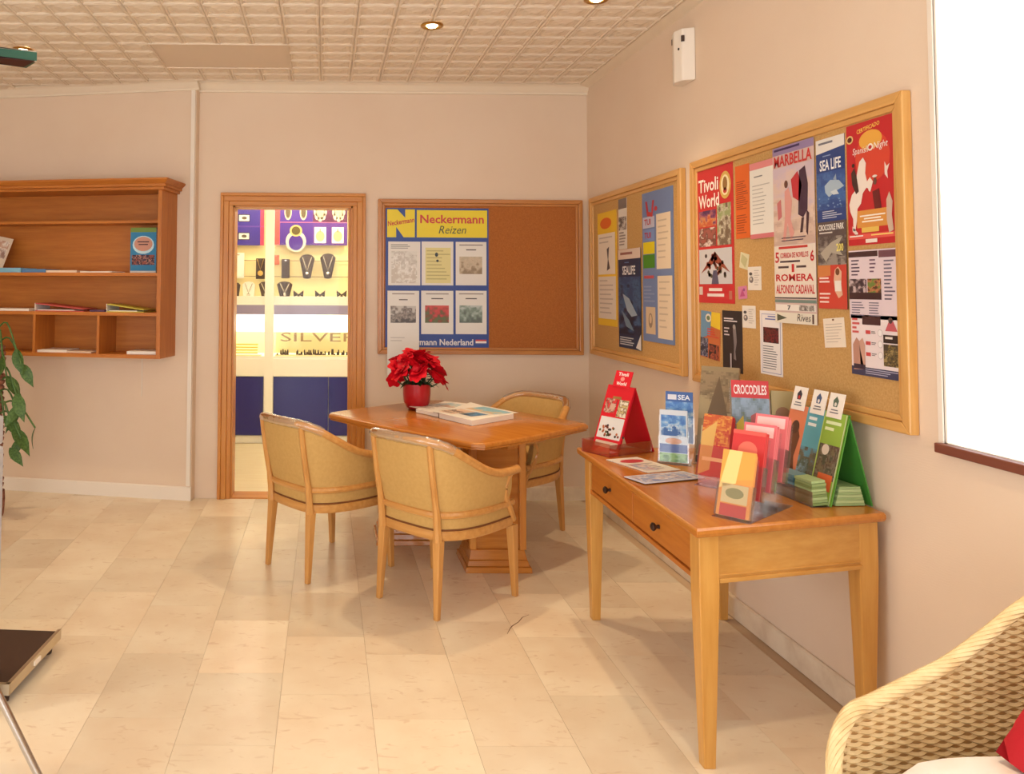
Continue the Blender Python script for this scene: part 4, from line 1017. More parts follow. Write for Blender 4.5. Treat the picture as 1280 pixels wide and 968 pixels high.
# ---- right wall, small board
s = right_sheet('notice_poster', 747, 268, 772, 409, (238, 196, 60), 'narrow yellow poster with white sheets, left on the corner board')
s.rect(.03, .19, .93, .55, (236, 226, 208), 2).rect(.03, .57, .95, .94, (232, 222, 206), 2)
s.ell(.45, .1, .3, .05, (226, 110, 50), 2).lines(.1, .6, .85, .92, 8, (196, 186, 172), 3, .3).poly([(.5, .33), (.62, .31), (.58, .42), (.66, .5), (.5, .52), (.55, .42)], (90, 84, 84), 3).lines(.1, .22, .85, .3, 2, (196, 186, 172), 3, .3); s.done()
s = right_sheet('leaflet', 773, 250, 784, 311, (226, 218, 206), 'thin leaflet with grey photo pinned beside the yellow poster', 'leaflet')
s.rect(0, 0, 1, .2, (120, 110, 106)).photo(.05, .36, .95, .62, GR, 4, 5, 2, 1.2).lines(.1, .66, .9, .95, 5, (150, 140, 130)).done()
s = right_sheet('aquarium_poster', 773, 313, 802, 439, (32, 52, 84), 'dark blue aquarium poster with shark on the corner board', lay=1)
s.rect(0, 0, 1, .1, (226, 206, 190)).lines(.1, .03, .9, .08, 1, (150, 100, 90), 2).text('SEALIFE', .2, .17, .78, .26, (240, 240, 240), 4).lines(.3, .13, .65, .15, 1, (90, 130, 180), 3)
s.photo(0, .28, 1, .86, [(40, 74, 116), (60, 100, 140), (30, 56, 90), (20, 36, 60)], 7, 14, 1, .5)
s.poly([(.2, .45), (.5, .5), (.85, .66), (.6, .68), (.4, .62)], (150, 170, 186), 3).poly([(.15, .62), (.5, .72), (.7, .82), (.35, .78)], (110, 136, 156), 3).poly([(.78, .98), (1, .84), (1, 1)], (232, 228, 220), 3).lines(.06, .89, .7, .98, 4, (190, 196, 200), 2); s.done()
s = right_sheet('tour_panel', 803, 243, 844, 432, (112, 134, 178), 'grey blue tour company panel with white sheets on the corner board', thick=.003)
s.poly([(.12, .06), (.18, .06), (.22, .13), (.32, .14), (.36, .06), (.42, .06), (.36, .17), (.18, .16)], (190, 50, 60), 3).ell(.47, .12, .05, .016, (190, 50, 60), 3)
for v0, v1, c in ((.165, .24, (196, 196, 214)), (.25, .33, (126, 150, 200)), (.335, .415, (232, 210, 30)), (.42, .51, (70, 140, 40))): s.rect(.03, v0, .42, v1, c, 2)
s.text('TUI', .08, .18, .3, .22, (190, 50, 60), 4).text('TUI', .08, .27, .3, .31, (190, 50, 60), 4)
s.rect(.48, .16, .93, .52, (236, 218, 190), 2).rect(.5, .565, .96, .97, (234, 216, 188), 2).rect(.1, .77, .42, .95, (214, 190, 156), 2).ell(.26, .86, .07, .05, (150, 130, 110), 3).ell(.26, .85, .04, .03, (214, 190, 156), 4)
s.lines(.53, .2, .88, .48, 7, (206, 188, 160), 3, .25).lines(.55, .6, .9, .93, 8, (206, 188, 160), 3, .25).lines(.05, .56, .4, .6, 1, (190, 80, 90), 3).lines(.04, .63, .42, .75, 5, (140, 156, 190), 3, .4); s.done()

# ---- right wall, large board
RED = (204, 44, 48)
s = right_sheet('amusement_poster', 871, 216, 919, 380, RED, 'tall red amusement park poster at the upper left of the large board')
s.text('Tivoli', .06, .07, .62, .17, (248, 236, 224), 4).text('World', .06, .19, .64, .29, (248, 236, 224), 4)
s.ell(.8, .15, .15, .1, (214, 176, 90)).ell(.8, .15, .11, .075, (240, 226, 180), 3).ell(.8, .14, .06, .05, (150, 110, 60), 4).ell(.8, .19, .05, .02, (206, 70, 60), 4)
s.photo(.06, .31, .54, .43, [(86, 50, 90), (150, 80, 110), (214, 150, 90), (196, 90, 60)], 7, 5, 2).photo(.06, .44, .54, .58, [(220, 200, 190), (110, 70, 60), (160, 90, 80)], 7, 6, 2, 1.2).photo(.57, .28, .94, .58, [(150, 160, 110), (200, 190, 170), (120, 100, 80)], 6, 9, 2, .8)
s.rect(.05, .6, .95, .86, (206, 204, 206), 2)
for k in range(30): s.ell(.5+s.rs.gauss(0, .17), .74+s.rs.uniform(-.1, .08), .035, .016, s.rs.choice([(120, 50, 40), (90, 80, 60), (170, 90, 60), (60, 40, 40)]), 3, 8)
s.poly([(.4, .86), (.6, .86), (.55, .76), (.45, .76)], (90, 84, 110), 4).poly([(.1, .78), (.5, .62), (.9, .78), (.5, .7)], (150, 70, 50), 3).lines(.25, .89, .75, .97, 2, (240, 226, 220), 2, .55, True).rect(.04, .88, .14, .94, (220, 200, 190), 2).rect(.86, .91, .94, .97, (190, 110, 90), 2); s.done()
s = right_sheet('leaflet', 919, 209, 938, 297, (226, 104, 38), 'orange text sheet beside the red amusement poster', 'leaflet')
s.lines(.08, .22, .92, .62, 14, (150, 60, 30), 2, .35).lines(.08, .68, .92, .95, 8, (160, 66, 30), 2, .35).done()
s = right_sheet('letter', 937, 206, 968, 296, (236, 232, 222), 'white letter with pink heading between the orange sheet and the bull poster', 'letter', None, 1)
s.rect(0, 0, 1, .09, (226, 140, 140)).rect(0, .94, 1, 1, (216, 120, 124)).lines(.2, .18, .85, .22, 1, (140, 140, 140), 2, .4).lines(.12, .3, .88, .85, 11, (190, 186, 178), 2, .25); s.done()
s = right_sheet('bullfight_poster', 966, 187, 1022, 407, (214, 186, 178), 'tall bullfight poster reading MARBELLA on the large board', 'poster', None, 1)
s.rect(0, 0, 1, .045, (150, 130, 170)).lines(.04, .01, .96, .035, 1, (60, 40, 90), 2).text('MARBELLA', .04, .05, .96, .115, (206, 50, 50), 4)
s.photo(.0, .12, 1, .56, [(210, 190, 200), (222, 196, 190), (226, 200, 180), (206, 176, 160)], 8, 14, 1, .4)
s.poly([(.46, .2), (.62, .16), (.72, .24), (.66, .33), (.5, .3)], (196, 50, 60), 3).poly([(.66, .16), (.8, .14), (.86, .24), (.84, .38), (.74, .42), (.62, .4), (.64, .28)], (70, 44, 66), 3).poly([(.7, .42), (.76, .42), (.72, .5), (.66, .5)], (80, 50, 60), 4).poly([(.82, .38), (.88, .4), (.84, .52), (.8, .5)], (80, 50, 60), 4)
s.poly([(.3, .26), (.4, .24), (.48, .32), (.44, .42), (.52, .5), (.44, .54), (.36, .44), (.3, .54), (.24, .53), (.3, .4)], (226, 160, 150), 4).ell(.34, .22, .045, .022, (110, 70, 60), 5).poly([(.1, .32), (.2, .3), (.22, .4), (.12, .42)], (206, 120, 120), 3).lines(.2, .52, .9, .55, 2, (90, 70, 90), 4, .35)
s.rect(0, .565, 1, .855, (236, 224, 208), 2).lines(.12, .57, .95, .592, 1, (206, 60, 56), 3, .6).text('5', .03, .6, .13, .66, RED, 4).text('CORRIDA DE NOVILLOS', .16, .605, .84, .635, RED, 4).text('6', .88, .6, .97, .66, RED, 4).lines(.15, .65, .85, .665, 1, (70, 50, 60), 3, .7).text('1', .44, .67, .5, .715, RED, 4).lines(.1, .68, .4, .7, 1, (90, 70, 70), 3, .6).lines(.55, .68, .95, .7, 1, (90, 70, 70), 3, .6)
s.text('ROMERA', .04, .725, .95, .765, RED, 4).text('ALFONSO CADAVAL', .04, .785, .97, .835, RED, 4)
s.rect(0, .855, 1, .862, (70, 60, 60), 3).rect(.0, .868, 1, .885, (120, 140, 130), 3).rect(.02, .895, .98, .93, (240, 232, 222), 3).text('7', .32, .9, .4, .925, (50, 50, 60), 5).photo(.6, .897, .95, .928, GR, 8, 2, 4, 1.2).rect(0, .94, 1, 1, (232, 224, 206), 3).poly([(.05, .95), (.3, .97), (.05, .99)], (90, 90, 70), 4).text('Rives', .55, .945, .86, .985, (60, 44, 44), 5, False, .2).rect(.9, .945, .94, .995, (90, 60, 50), 4); s.done()
s = right_sheet('aquarium_poster', 1020, 177, 1058, 276, (40, 66, 128), 'blue aquarium poster with shark at the top of the large board')
s.poly([(0, 0), (1, 0), (1, .13), (0, .17)], (232, 226, 218)).lines(.1, .04, .92, .09, 1, (120, 120, 130), 2).lines(.25, .2, .75, .225, 1, (140, 160, 200), 3).text('SEA LIFE', .14, .25, .88, .38, (246, 246, 246), 4)
s.photo(0, .4, 1, .84, [(50, 84, 150), (70, 110, 170), (46, 76, 140)], 6, 8, 1, .6).poly([(.3, .56), (.5, .5), (.8, .52), (.97, .6), (.7, .64), (.45, .7), (.32, .64)], (170, 190, 206), 3).poly([(.6, .5), (.7, .44), (.72, .52)], (150, 170, 190), 3).poly([(.5, .64), (.7, .62), (.8, .68), (.6, .68)], (206, 216, 222), 4)
for k in range(14): s.ell(s.rs.uniform(.05, .95), s.rs.uniform(.66, .84), .03, .01, (120, 150, 190), 3, 8)
s.lines(.2, .86, .9, .96, 4, (200, 208, 220), 2, .4); s.done()
s = right_sheet('horse_show_poster', 1058, 159, 1122, 303, (196, 36, 44), 'red horse show poster with white rearing horse, upper right of the large board')
s.ell(.55, .3, .36, .2, (214, 70, 50), 1).ell(.52, .16, .24, .08, (232, 170, 70), 2).rect(.2, .72, .85, .86, (220, 150, 70), 2)
s.text('CERTIFICADO', .24, .055, .72, .09, (246, 200, 90), 4, rise=.03).ell(.08, .12, .075, .035, (236, 200, 130), 3).ell(.08, .12, .05, .022, (90, 40, 30), 4).text('Spanish', .13, .2, .5, .27, (250, 240, 232), 4, False, .2).text('Night', .56, .19, .86, .26, (250, 240, 232), 4, False, .2).ell(.52, .22, .06, .03, (250, 236, 220), 4).ell(.52, .22, .035, .016, (196, 50, 44), 5)
W_ = (240, 226, 214)
s.poly([(.28, .32), (.36, .29), (.42, .34), (.4, .42), (.44, .5), (.52, .5), (.5, .56), (.42, .54), (.34, .58), (.3, .66), (.22, .7), (.2, .8), (.16, .88), (.12, .88), (.12, .78), (.06, .72), (.04, .66), (.1, .58), (.2, .54), (.22, .42)], W_, 3).poly([(.42, .5), (.5, .46), (.56, .5), (.5, .58), (.47, .57)], W_, 4).poly([(.1, .84), (.22, .9), (.2, .93), (.1, .88)], W_, 3)
s.poly([(.1, .4), (.17, .36), (.22, .44), (.26, .56), (.2, .58), (.12, .5)], (70, 44, 40), 5).ell(.15, .34, .03, .017, (60, 40, 34), 6).poly([(.54, .58), (.68, .56), (.72, .72), (.58, .72)], (110, 30, 34), 3).ell(.6, .5, .035, .03, (110, 70, 60), 4).ell(.6, .46, .05, .01, (230, 220, 210), 5)
s.poly([(.82, .66), (.88, .6), (.94, .68), (.92, .78), (.95, .9), (.86, .92), (.82, .82)], (206, 180, 160), 4).poly([(.8, .36), (.84, .4), (.9, .38), (.85, .44), (.86, .5), (.8, .46)], (240, 220, 210), 4)
s.lines(.26, .76, .8, .83, 3, (250, 240, 226), 4, .5, True).rect(.3, .86, .66, .9, (230, 190, 90), 3).rect(0, .91, 1, .95, (226, 90, 80), 3); s.l.clear()
s.text('CERTIFICADO', .24, .055, .72, .09, (246, 200, 90), 4, rise=.03).text('Spanish', .13, .2, .46, .27, (250, 240, 232), 4, False, .2).text('Night', .58, .19, .86, .26, (250, 240, 232), 4, False, .2).lines(.5, .92, .97, .94, 1, (250, 220, 120), 5).lines(.04, .92, .45, .94, 1, (250, 240, 230), 5).rect(.38, .955, .62, .985, (240, 226, 214), 4); s.done()
s = right_sheet('crocodile_poster', 1022, 279, 1060, 387, (92, 76, 74), 'poster with crocodile above and a figure on red below, under the blue aquarium poster', 'poster', None, 1)
s.text('CROCODILE PARK', .06, .03, .95, .1, (244, 240, 232), 4).lines(.08, .12, .6, .15, 1, (220, 210, 200), 3).photo(0, .17, 1, .5, [(110, 100, 96), (80, 66, 64), (150, 140, 130)], 7, 7, 1, .9).poly([(.1, .36), (.5, .24), (.9, .18), (.7, .3), (.9, .4), (.5, .36), (.3, .46)], (176, 166, 150), 3).text('200', .68, .26, .92, .35, (244, 230, 120), 5)
s.rect(0, .5, 1, 1, (206, 66, 50), 2).poly([(0, .5), (.45, .5), (.45, .62), (0, .64)], (214, 130, 70), 3).poly([(.6, .56), (.72, .52), (.84, .58), (.82, .72), (.86, .84), (.72, .88), (.6, .8), (.56, .68)], (226, 180, 150), 4).ell(.7, .58, .07, .04, (120, 70, 40), 5).rect(.6, .68, .82, .8, (240, 232, 220), 5).lines(.05, .64, .45, .72, 2, (246, 220, 210), 4).lines(.05, .82, .5, .96, 3, (246, 220, 210), 4, .4); s.done()
s = right_sheet('price_list', 1061, 314, 1124, 401, (226, 208, 214), 'pinkish price list leaflet below the red horse show poster', 'leaflet', None, 1)
s.rect(0, .02, .62, .1, (70, 40, 44), 2).rect(.64, .02, 1, .12, (110, 70, 80), 2).lines(.06, .14, .3, .4, 5, (90, 70, 90), 2, .4).lines(.45, .14, .6, .36, 4, (120, 90, 110), 2, .4).photo(0, .42, .38, .62, [(60, 40, 50), (110, 90, 90), (200, 180, 180)], 7, 5, 2, 1.2).photo(.4, .42, .68, .62, [(110, 130, 60), (200, 120, 80), (90, 60, 40)], 5, 5, 2, 1.2).rect(0, .62, .68, .72, (60, 30, 36), 2).lines(.05, .76, .35, .98, 6, (110, 100, 120), 2, .4).lines(.42, .76, .66, .98, 6, (110, 100, 120), 2, .4).lines(.74, .16, .95, .75, 11, (110, 100, 120), 2, .4); s.done()
s = right_sheet('price_list', 1064, 393, 1127, 477, (236, 222, 222), 'white price list with small figures at the lower right of the large board', 'leaflet', None, 1)
s.rect(.25, .02, .63, .16, (70, 36, 40), 2).lines(.03, .06, .2, .34, 4, (210, 90, 90), 2, .5).poly([(.04, .5), (.12, .38), (.18, .44), (.2, .6), (.28, .9), (.05, .92)], (190, 140, 120), 3).poly([(.18, .44), (.25, .38), (.3, .5), (.3, .9), (.2, .9)], (206, 160, 140), 3).rect(.05, .82, .3, .9, (60, 44, 60), 4)
for v in (.28, .46, .64): s.rect(.32, v-.03, .42, v+.03, (206, 70, 70), 3).lines(.44, v-.02, .56, v+.03, 2, (120, 110, 110), 3).ell(.62, v, .05, .06, (200, 190, 190), 3).ell(.62, v, .04, .05, (244, 236, 234), 4)
s.rect(.68, .3, 1, .43, (50, 34, 34), 3).lines(.72, .33, .97, .4, 1, (230, 220, 210), 4).photo(.68, .45, 1, .8, [(70, 60, 50), (130, 110, 60), (60, 50, 40), (160, 140, 90)], 6, 7, 3, 1.2).poly([(.72, .24), (.8, .08), (.88, .08), (.96, .24)], (196, 90, 100), 3).ell(.83, .07, .04, .05, (80, 60, 60), 4).rect(0, .86, 1, 1, (60, 60, 90), 2).lines(.3, .88, .96, .98, 3, (180, 180, 200), 3, .4); s.done()
s = right_sheet('note', 1030, 397, 1057, 436, (240, 226, 206), 'small handwritten white note pinned askew low on the large board', 'note', None, 0, 5)
s.lines(.1, .2, .9, .9, 7, (190, 176, 160), 2, .2).ell(.5, .06, .05, .03, (110, 70, 50), 3); s.done()
s = right_sheet('paper_scrap', 925, 317, 936, 336, (222, 214, 176), 'torn pale green paper scrap pinned on the large board', 'note', None, 0, -12); s.poly([(.2, .1), (.9, .3), (.7, .9), (.1, .6)], (196, 190, 140)); s.done()
s = right_sheet('sticker', 923, 358, 934, 374, (214, 130, 166), 'small pink sticker on the large board', 'sticker', None, 0, 4); s.poly([(.2, .8), (.5, .2), (.8, .8)], (190, 80, 130)).ell(.7, .3, .12, .12, (150, 70, 130)); s.done()
for (u0, v0, u1, v1, lab) in ((935, 334, 952, 363, 'white business card with small drawing, upper one of the pair'), (928, 382, 945, 411, 'white business card with small drawing, lower one beside the white letter')):
    s = right_sheet('business_card', u0, v0, u1, v1, (236, 228, 216), lab, 'card', 'business cards on the large board'); s.ell(.27, .55, .16, .14, (130, 120, 116)).ell(.25, .52, .07, .06, (220, 206, 190), 3).ell(.24, .3, .12, .07, (80, 74, 74), 3).lines(.5, .15, .9, .85, 7, (190, 180, 170), 2, .3); s.done()
s = right_sheet('letter', 950, 388, 979, 472, (238, 232, 228), 'white letter with dark red photo at the bottom of the large board', 'letter')
s.rect(.08, .05, .94, .97, (150, 150, 190)).rect(.1, .06, .92, .96, (238, 232, 228), 2).lines(.25, .08, .9, .16, 2, (110, 120, 180), 3, .5, True).photo(.16, .26, .86, .5, [(60, 20, 24), (140, 36, 40), (50, 20, 20), (110, 40, 36)], 7, 6, 3, 1.2).lines(.14, .55, .84, .93, 10, (110, 110, 116), 3, .35); s.done()
s = right_sheet('leaflet', 903, 388, 929, 468, (44, 34, 34), 'dark leaflet with slanting white title on the large board', 'leaflet')
s.lines(.1, .12, .9, .2, 2, (230, 220, 220), 3, .5).lines(.1, .28, .4, .44, 3, (214, 200, 200), 3, .4).poly([(.55, .3), (.7, .26), (.74, .5), (.66, .66), (.7, .8), (.58, .78), (.6, .56)], (130, 120, 120), 3).ell(.62, .26, .07, .04, (170, 160, 150), 4).rect(.4, .7, .46, .98, (200, 190, 190), 3); s.done()
s = right_sheet('leaflet', 876, 389, 901, 451, (200, 110, 60), 'yellow, blue and red leaflet at the lower left of the large board', 'leaflet', None, 0, -3)
s.poly([(0, 0), (.55, 0), (.5, .5), (0, .6)], (110, 150, 180)).poly([(.55, 0), (1, 0), (1, .35), (.5, .3)], (236, 200, 50)).ell(.4, .14, .15, .09, (230, 220, 200), 3).ell(.4, .14, .09, .05, (110, 130, 90), 4).lines(.35, .36, .95, .56, 4, (210, 70, 50), 3, .5).photo(.0, .58, .4, .98, [(60, 60, 90), (160, 160, 170), (40, 40, 60)], 4, 6, 3, 1.2).photo(.45, .68, .95, 1, [(50, 30, 30), (190, 90, 60), (120, 60, 50)], 5, 4, 3, 1.2); s.done()

# ================================================================== stands and leaflets on the desk
def th(F): return math.atan2(F[0], -F[1])
def aframe(name, label, loc, F, w, d, h, mat, inner=None, tw=.004):
    t = thing(name, label, 'display stand', (loc[0], loc[1], KZ+.0005), th(F), 'leaflet stands on the desk')
    def panel(y0, n, m):
        s_ = tw if y0 < 0 else -tw
        vs = [(x, y0, 0) for x in (-w/2, w/2)]+[(x, 0, h) for x in (w/2, -w/2)]; vs += [(x, y+s_, z) for x, y, z in vs]
        MB().add(vs, [(0, 1, 2, 3), (7, 6, 5, 4), (0, 4, 5, 1), (1, 5, 6, 2), (2, 6, 7, 3), (3, 7, 4, 0)]).build(n, m, t)
    panel(-d/2, 'front_panel', mat); panel(d/2, 'back_panel', inner or mat); return t
def slope(w, h, d, H_, f0, f1, out=.003):       # frame of a sheet lying on the front panel between heights f0..f1 (fractions)
    f = (f0+f1)/2; n = Vector((0, -H_, d/2)).normalized()
    return frame(Vector((0, -d/2*(1-f), H_*f))+n*out, (1, 0, 0), (0, d/2, H_))
pm('stand_red', (206, 20, 40), .3); pm('stand_green', (96, 160, 60), .35); pm('stand_greenin', (70, 140, 56), .4)
def tray(par, w, y0, y1, h, mat='acrylic', t=.003, back=False):
    MB().box(-w/2, w/2, y0, y1, .0, t).box(-w/2, w/2, y0, y0+t, t, h).box(-w/2, -w/2+t, y0+t, y1, t, h).box(w/2-t, w/2, y0+t, y1, t, h).build('tray', mat, par)

# red amusement park easel
w, d, h = .15, .225, .285
t = aframe('leaflet_easel', 'red folding easel for amusement park leaflets at the far end of the desk', (1.324, 3.525), (-.88, -.46), w, d, h, 'stand_red')
L_ = math.hypot(d/2, h)
s = Sheet('front_print', w*.98, L_*.98, (206, 24, 40), slope(w, L_, d, h, 0, 1), parent=t)
s.rect(.3, .16, .62, .2, (150, 110, 60)).photo(.08, .2, .5, .42, [(206, 60, 60), (120, 60, 50), (200, 160, 140)], 6, 5, 2, 1.2).photo(.58, .2, .94, .46, [(190, 170, 120), (110, 80, 60), (220, 210, 190)], 5, 6, 2, 1.2).rect(.06, .48, .94, .8, (214, 210, 206), 2)
for k in range(26): s.ell(.5+s.rs.gauss(0, .2), .68+s.rs.uniform(-.1, .09), .04, .02, s.rs.choice([(130, 60, 40), (80, 90, 50), (180, 100, 60), (60, 40, 40)]), 3, 8)
s.rect(.08, .84, .92, .93, (206, 190, 170), 2); s.done()
n = Vector((0, -h, d/2)).normalized(); upv = Vector((0, d/2, h)).normalized()
s = Sheet('header_card', w*.62, .075, (214, 24, 42), frame(Vector((0, 0, h))+upv*.03+n*.004, (1, 0, 0), upv), parent=t, thick=.003)
s.text('Tivoli', .2, .1, .8, .32, (250, 236, 230), 4).text('World', .2, .68, .8, .9, (250, 236, 230), 4).ell(.5, .5, .12, .13, (236, 150, 140), 3); s.done()
MB().box(-w/2-.004, w/2+.004, -d/2-.055, -d/2-.052, 0, .055).box(-w/2-.004, w/2+.004, -d/2-.055, -d/2+.02, 0, .003).box(-w/2-.004, -w/2-.001, -d/2-.052, -d/2+.02, .003, .055).box(w/2+.001, w/2+.004, -d/2-.052, d/2-.02, .003, .05).build('tray', 'red_acrylic', t)

# holders with pockets
def holder(name, label, loc, F, w, tiers, mat='acrylic', depth=.1, group='leaflet stands on the desk'):
    """tiers: (y, z, width, height, thickness, lean, base colour, draw, label)"""
    t = thing(name, label, 'display stand', (loc[0], loc[1], KZ+.0005), th(F), group)
    tk = .0025; MB().box(-w/2, w/2, 0, depth, 0, tk).build('base', mat, t)
    Mt = t.matrix_world.copy() if False else Matrix.Translation((loc[0], loc[1], KZ+.0005)) @ Matrix.Rotation(th(F), 4, 'Z')
    for k, (x, y, z, lw, lh, lt, lean, base, draw, lab) in enumerate(tiers):
        ph_ = min(.11, lh*.5); Ml = Matrix.Translation((x, y, z+tk)) @ Matrix.Rotation(R(-lean), 4, 'X')
        # pocket: front, back and two sides, leaning like the leaflets
        pk = MB().box(-lw/2-.004, lw/2+.004, -.004, -.002, 0, ph_).box(-lw/2-.004, lw/2+.004, lt+.002, lt+.0045, 0, lh*.92).box(-lw/2-.006, -lw/2-.004, -.004, lt+.0045, 0, ph_).box(lw/2+.004, lw/2+.006, -.004, lt+.0045, 0, ph_)
        o = pk.build('pocket', mat, t); o.matrix_local = Ml
        if z > .01:
            MB().box(x-lw/2, x+lw/2, y+.004, y+.0065, tk, z+.01).build('riser', mat, t)
        st_ = bpy.data.objects.new('leaflet_stack', None); COL.objects.link(st_); st_.empty_display_size = .03
        tag(st_, lab, 'leaflets', 'leaflet stacks on the desk'); st_.matrix_world = Mt @ Ml @ Matrix.Translation((0, 0, .001))
        nl = max(3, int(lt/.005)); g = lt/nl
        for q in range(nl):
            bx(-lw/2, lw/2, q*g+.0004, (q+1)*g-.0004, 0, lh-(q % 3)*.004).build('leaflet', pcol(base if q % 2 else tuple(min(255, c+26) for c in base)), st_)
        s = Sheet('cover', lw, lh, base, frame((0, -.0016, lh/2), (1, 0, 0), (0, 0, 1)), parent=st_, thick=.001); draw(s); s.done()
    return t
_pc = {}
def pcol(c):
    c = tuple(int(x) for x in c)
    if c not in _pc: _pc[c] = pm('leaflet_%d_%d_%d' % c, c, .45)
    return _pc[c]
SEA = [(70, 120, 190), (110, 160, 210), (190, 210, 224), (60, 100, 160)]
def d_blue(s): s.photo(0, .2, 1, .7, SEA, 6, 7, 1, .5).rect(.08, .06, .4, .16, (220, 220, 226), 2).text('SEA', .45, .06, .9, .16, (230, 236, 244), 4).lines(.1, .75, .9, .95, 4, (190, 210, 230), 2)
def d_white(s): s.photo(.05, .1, .95, .5, SEA, 6, 6, 1, .6).ell(.5, .6, .3, .06, (220, 160, 120), 2).rect(0, .66, 1, .82, (52, 86, 160), 1).photo(0, .83, 1, 1, [(120, 170, 80), (160, 200, 120), (90, 140, 60)], 5, 3, 1, 1)
holder('leaflet_holder', 'clear holder with blue sea leaflets beside the red easel', (1.425, 3.245), (-.45, -.89), .13,
       [(0, .015, .005, .105, .21, .02, 10, (214, 220, 226), d_white, 'blue and white sea leaflets in the front pocket of the holder beside the red easel'),
        (.02, .075, .075, .105, .21, .014, 10, (60, 96, 160), d_blue, 'dark blue leaflets in the upper pocket of the holder beside the red easel')], depth=.13)
def d_tan(s): s.photo(0, .05, 1, .55, [(150, 126, 92), (120, 100, 70), (170, 150, 110)], 5, 9, 1, .8).poly([(.2, .55), (.5, .1), (.8, .55)], (110, 88, 60), 2).rect(.1, .62, .9, .8, (214, 196, 150), 2).ell(.5, .73, .3, .05, (110, 90, 60), 3).rect(0, .93, 1, 1, (40, 30, 26), 2)
holder('leaflet_holder', 'holder with tall tan brochures leaning in front of the large board', (1.575, 3.215), (-.66, -.75), .16,
       [(0, .012, .004, .145, .40, .02, 15, (150, 128, 92), d_tan, 'tall tan and brown brochures between the blue and the crocodile leaflets')], depth=.14)
def d_croc(s): s.rect(0, 0, 1, .2, (206, 44, 44), 1).text('CROCODILES', .06, .05, .94, .16, (250, 232, 226), 4).photo(0, .2, 1, 1, [(150, 170, 190), (120, 140, 150), (110, 120, 70), (70, 60, 50)], 7, 10, 1, .5).poly([(.1, .5), (.3, .4), (.34, .8), (.16, .9)], (206, 180, 60), 3).poly([(.5, .4), (.65, .36), (.8, .6), (.6, .9), (.5, .7)], (180, 90, 90), 3)
def d_grn(s): s.rect(0, 0, 1, .3, (170, 150, 100), 1).ell(.5, .3, .35, .1, (140, 100, 70), 2).rect(0, .45, 1, .75, (90, 140, 60), 1).rect(0, .9, 1, 1, (50, 46, 40), 1)
holder('leaflet_holder', 'holder with crocodile leaflets at the back of the desk', (1.665, 2.985), (-.32, -.95), .235,
       [(-.045, .02, .03, .13, .335, .02, 8, (150, 150, 140), d_croc, 'brochures with red CROCODILES heading at the back of the desk'),
        (.065, .02, .03, .075, .30, .016, 8, (120, 130, 80), d_grn, 'narrow brown and green leaflets right of the crocodile brochures')], depth=.1)
def d_goldred(s): s.photo(0, 0, 1, .5, [(200, 90, 50), (226, 160, 70), (190, 60, 50), (214, 120, 60)], 5, 8, 1, .7).poly([(.0, .3), (.5, .1), (.4, .9), (0, 1)], (226, 180, 100), 2).rect(.1, .7, .9, .76, (250, 220, 160), 3)
holder('leaflet_holder', 'small red framed holder with gold and red leaflets in the middle of the desk', (1.395, 2.875), (-.75, -.66), .115,
       [(0, .012, .035, .1, .225, .03, 18, (206, 50, 56), d_goldred, 'gold and red leaflets in the holder behind the clear stepped one')], 'red_acrylic', depth=.11)
def d_gold(s): s.poly([(0, 0), (1, 0), (1, .4), (0, .5)], (226, 160, 70)).poly([(.2, 0), (.6, 0), (.5, .5), (0, .6)], (240, 206, 130), 2).rect(.1, .52, .9, .8, (214, 190, 140), 2).ell(.5, .65, .28, .08, (150, 140, 90), 3).rect(.1, .82, .9, 1, (196, 60, 50), 2)
def d_red(s): s.rect(0, .0, 1, .06, (226, 90, 80)).ell(.5, .3, .3, .14, (226, 110, 90), 2).lines(.15, .55, .85, .85, 5, (246, 190, 180), 2, .35)
def d_pink(s): s.rect(.06, .04, .94, .2, (250, 200, 196)).lines(.1, .26, .9, .9, 9, (190, 40, 60), 2, .3)
holder('leaflet_holder', 'clear stepped holder with gold, red and pink leaflets at the front of the desk', (1.262, 2.475), (-.78, -.63), .115,
       [(0, .012, .004, .1, .205, .012, 18, (226, 150, 70), d_gold, 'gold leaflets in the lowest front pocket of the clear stepped holder'),
        (0, .085, .05, .1, .215, .022, 18, (206, 52, 52), d_red, 'red leaflets in the second pocket of the clear stepped holder'),
        (.0, .165, .065, .1, .215, .03, 18, (232, 110, 116), d_pink, 'pink leaflets in the third pocket of the clear stepped holder'),
        (.0, .255, .085, .1, .215, .034, 18, (236, 120, 124), d_pink, 'pink leaflets in the rearmost pocket of the clear stepped holder')], depth=.33)

# green folding stand with three columns
w, d, h = .285, .15, .30
t = aframe('leaflet_easel', 'green folding stand with orange, teal and green columns at the near end of the desk', (1.735, 2.775), (-.995, -.08), w, d, h, 'stand_green', 'stand_greenin')
L_ = math.hypot(d/2, h)
s = Sheet('front_print', w*.99, L_*.99, (150, 186, 70), slope(w, L_, d, h, 0, 1), parent=t)
s.rect(0, 0, .33, 1, (222, 130, 90)).rect(.33, 0, .64, 1, (96, 170, 186))
s.poly([(.06, .3), (.18, .2), (.28, .36), (.24, .6), (.3, .8), (.1, .85), (.04, .6)], (110, 66, 44), 3).ell(.17, .26, .07, .08, (90, 56, 40), 4)
s.lines(.38, .1, .6, .24, 2, (232, 240, 240), 3, .5).photo(.33, .45, .64, .85, [(96, 150, 170), (110, 100, 80), (80, 90, 70), (140, 170, 190)], 6, 6, 2, .5)
s.lines(.68, .1, .95, .24, 2, (226, 240, 190), 3, .5).photo(.65, .36, .98, .74, [(120, 110, 80), (90, 70, 56), (130, 120, 100), (80, 80, 60)], 6, 6, 2, 1).ell(.76, .42, .06, .06, (226, 214, 196), 4).rect(.72, .68, .96, .86, (226, 110, 60), 4)
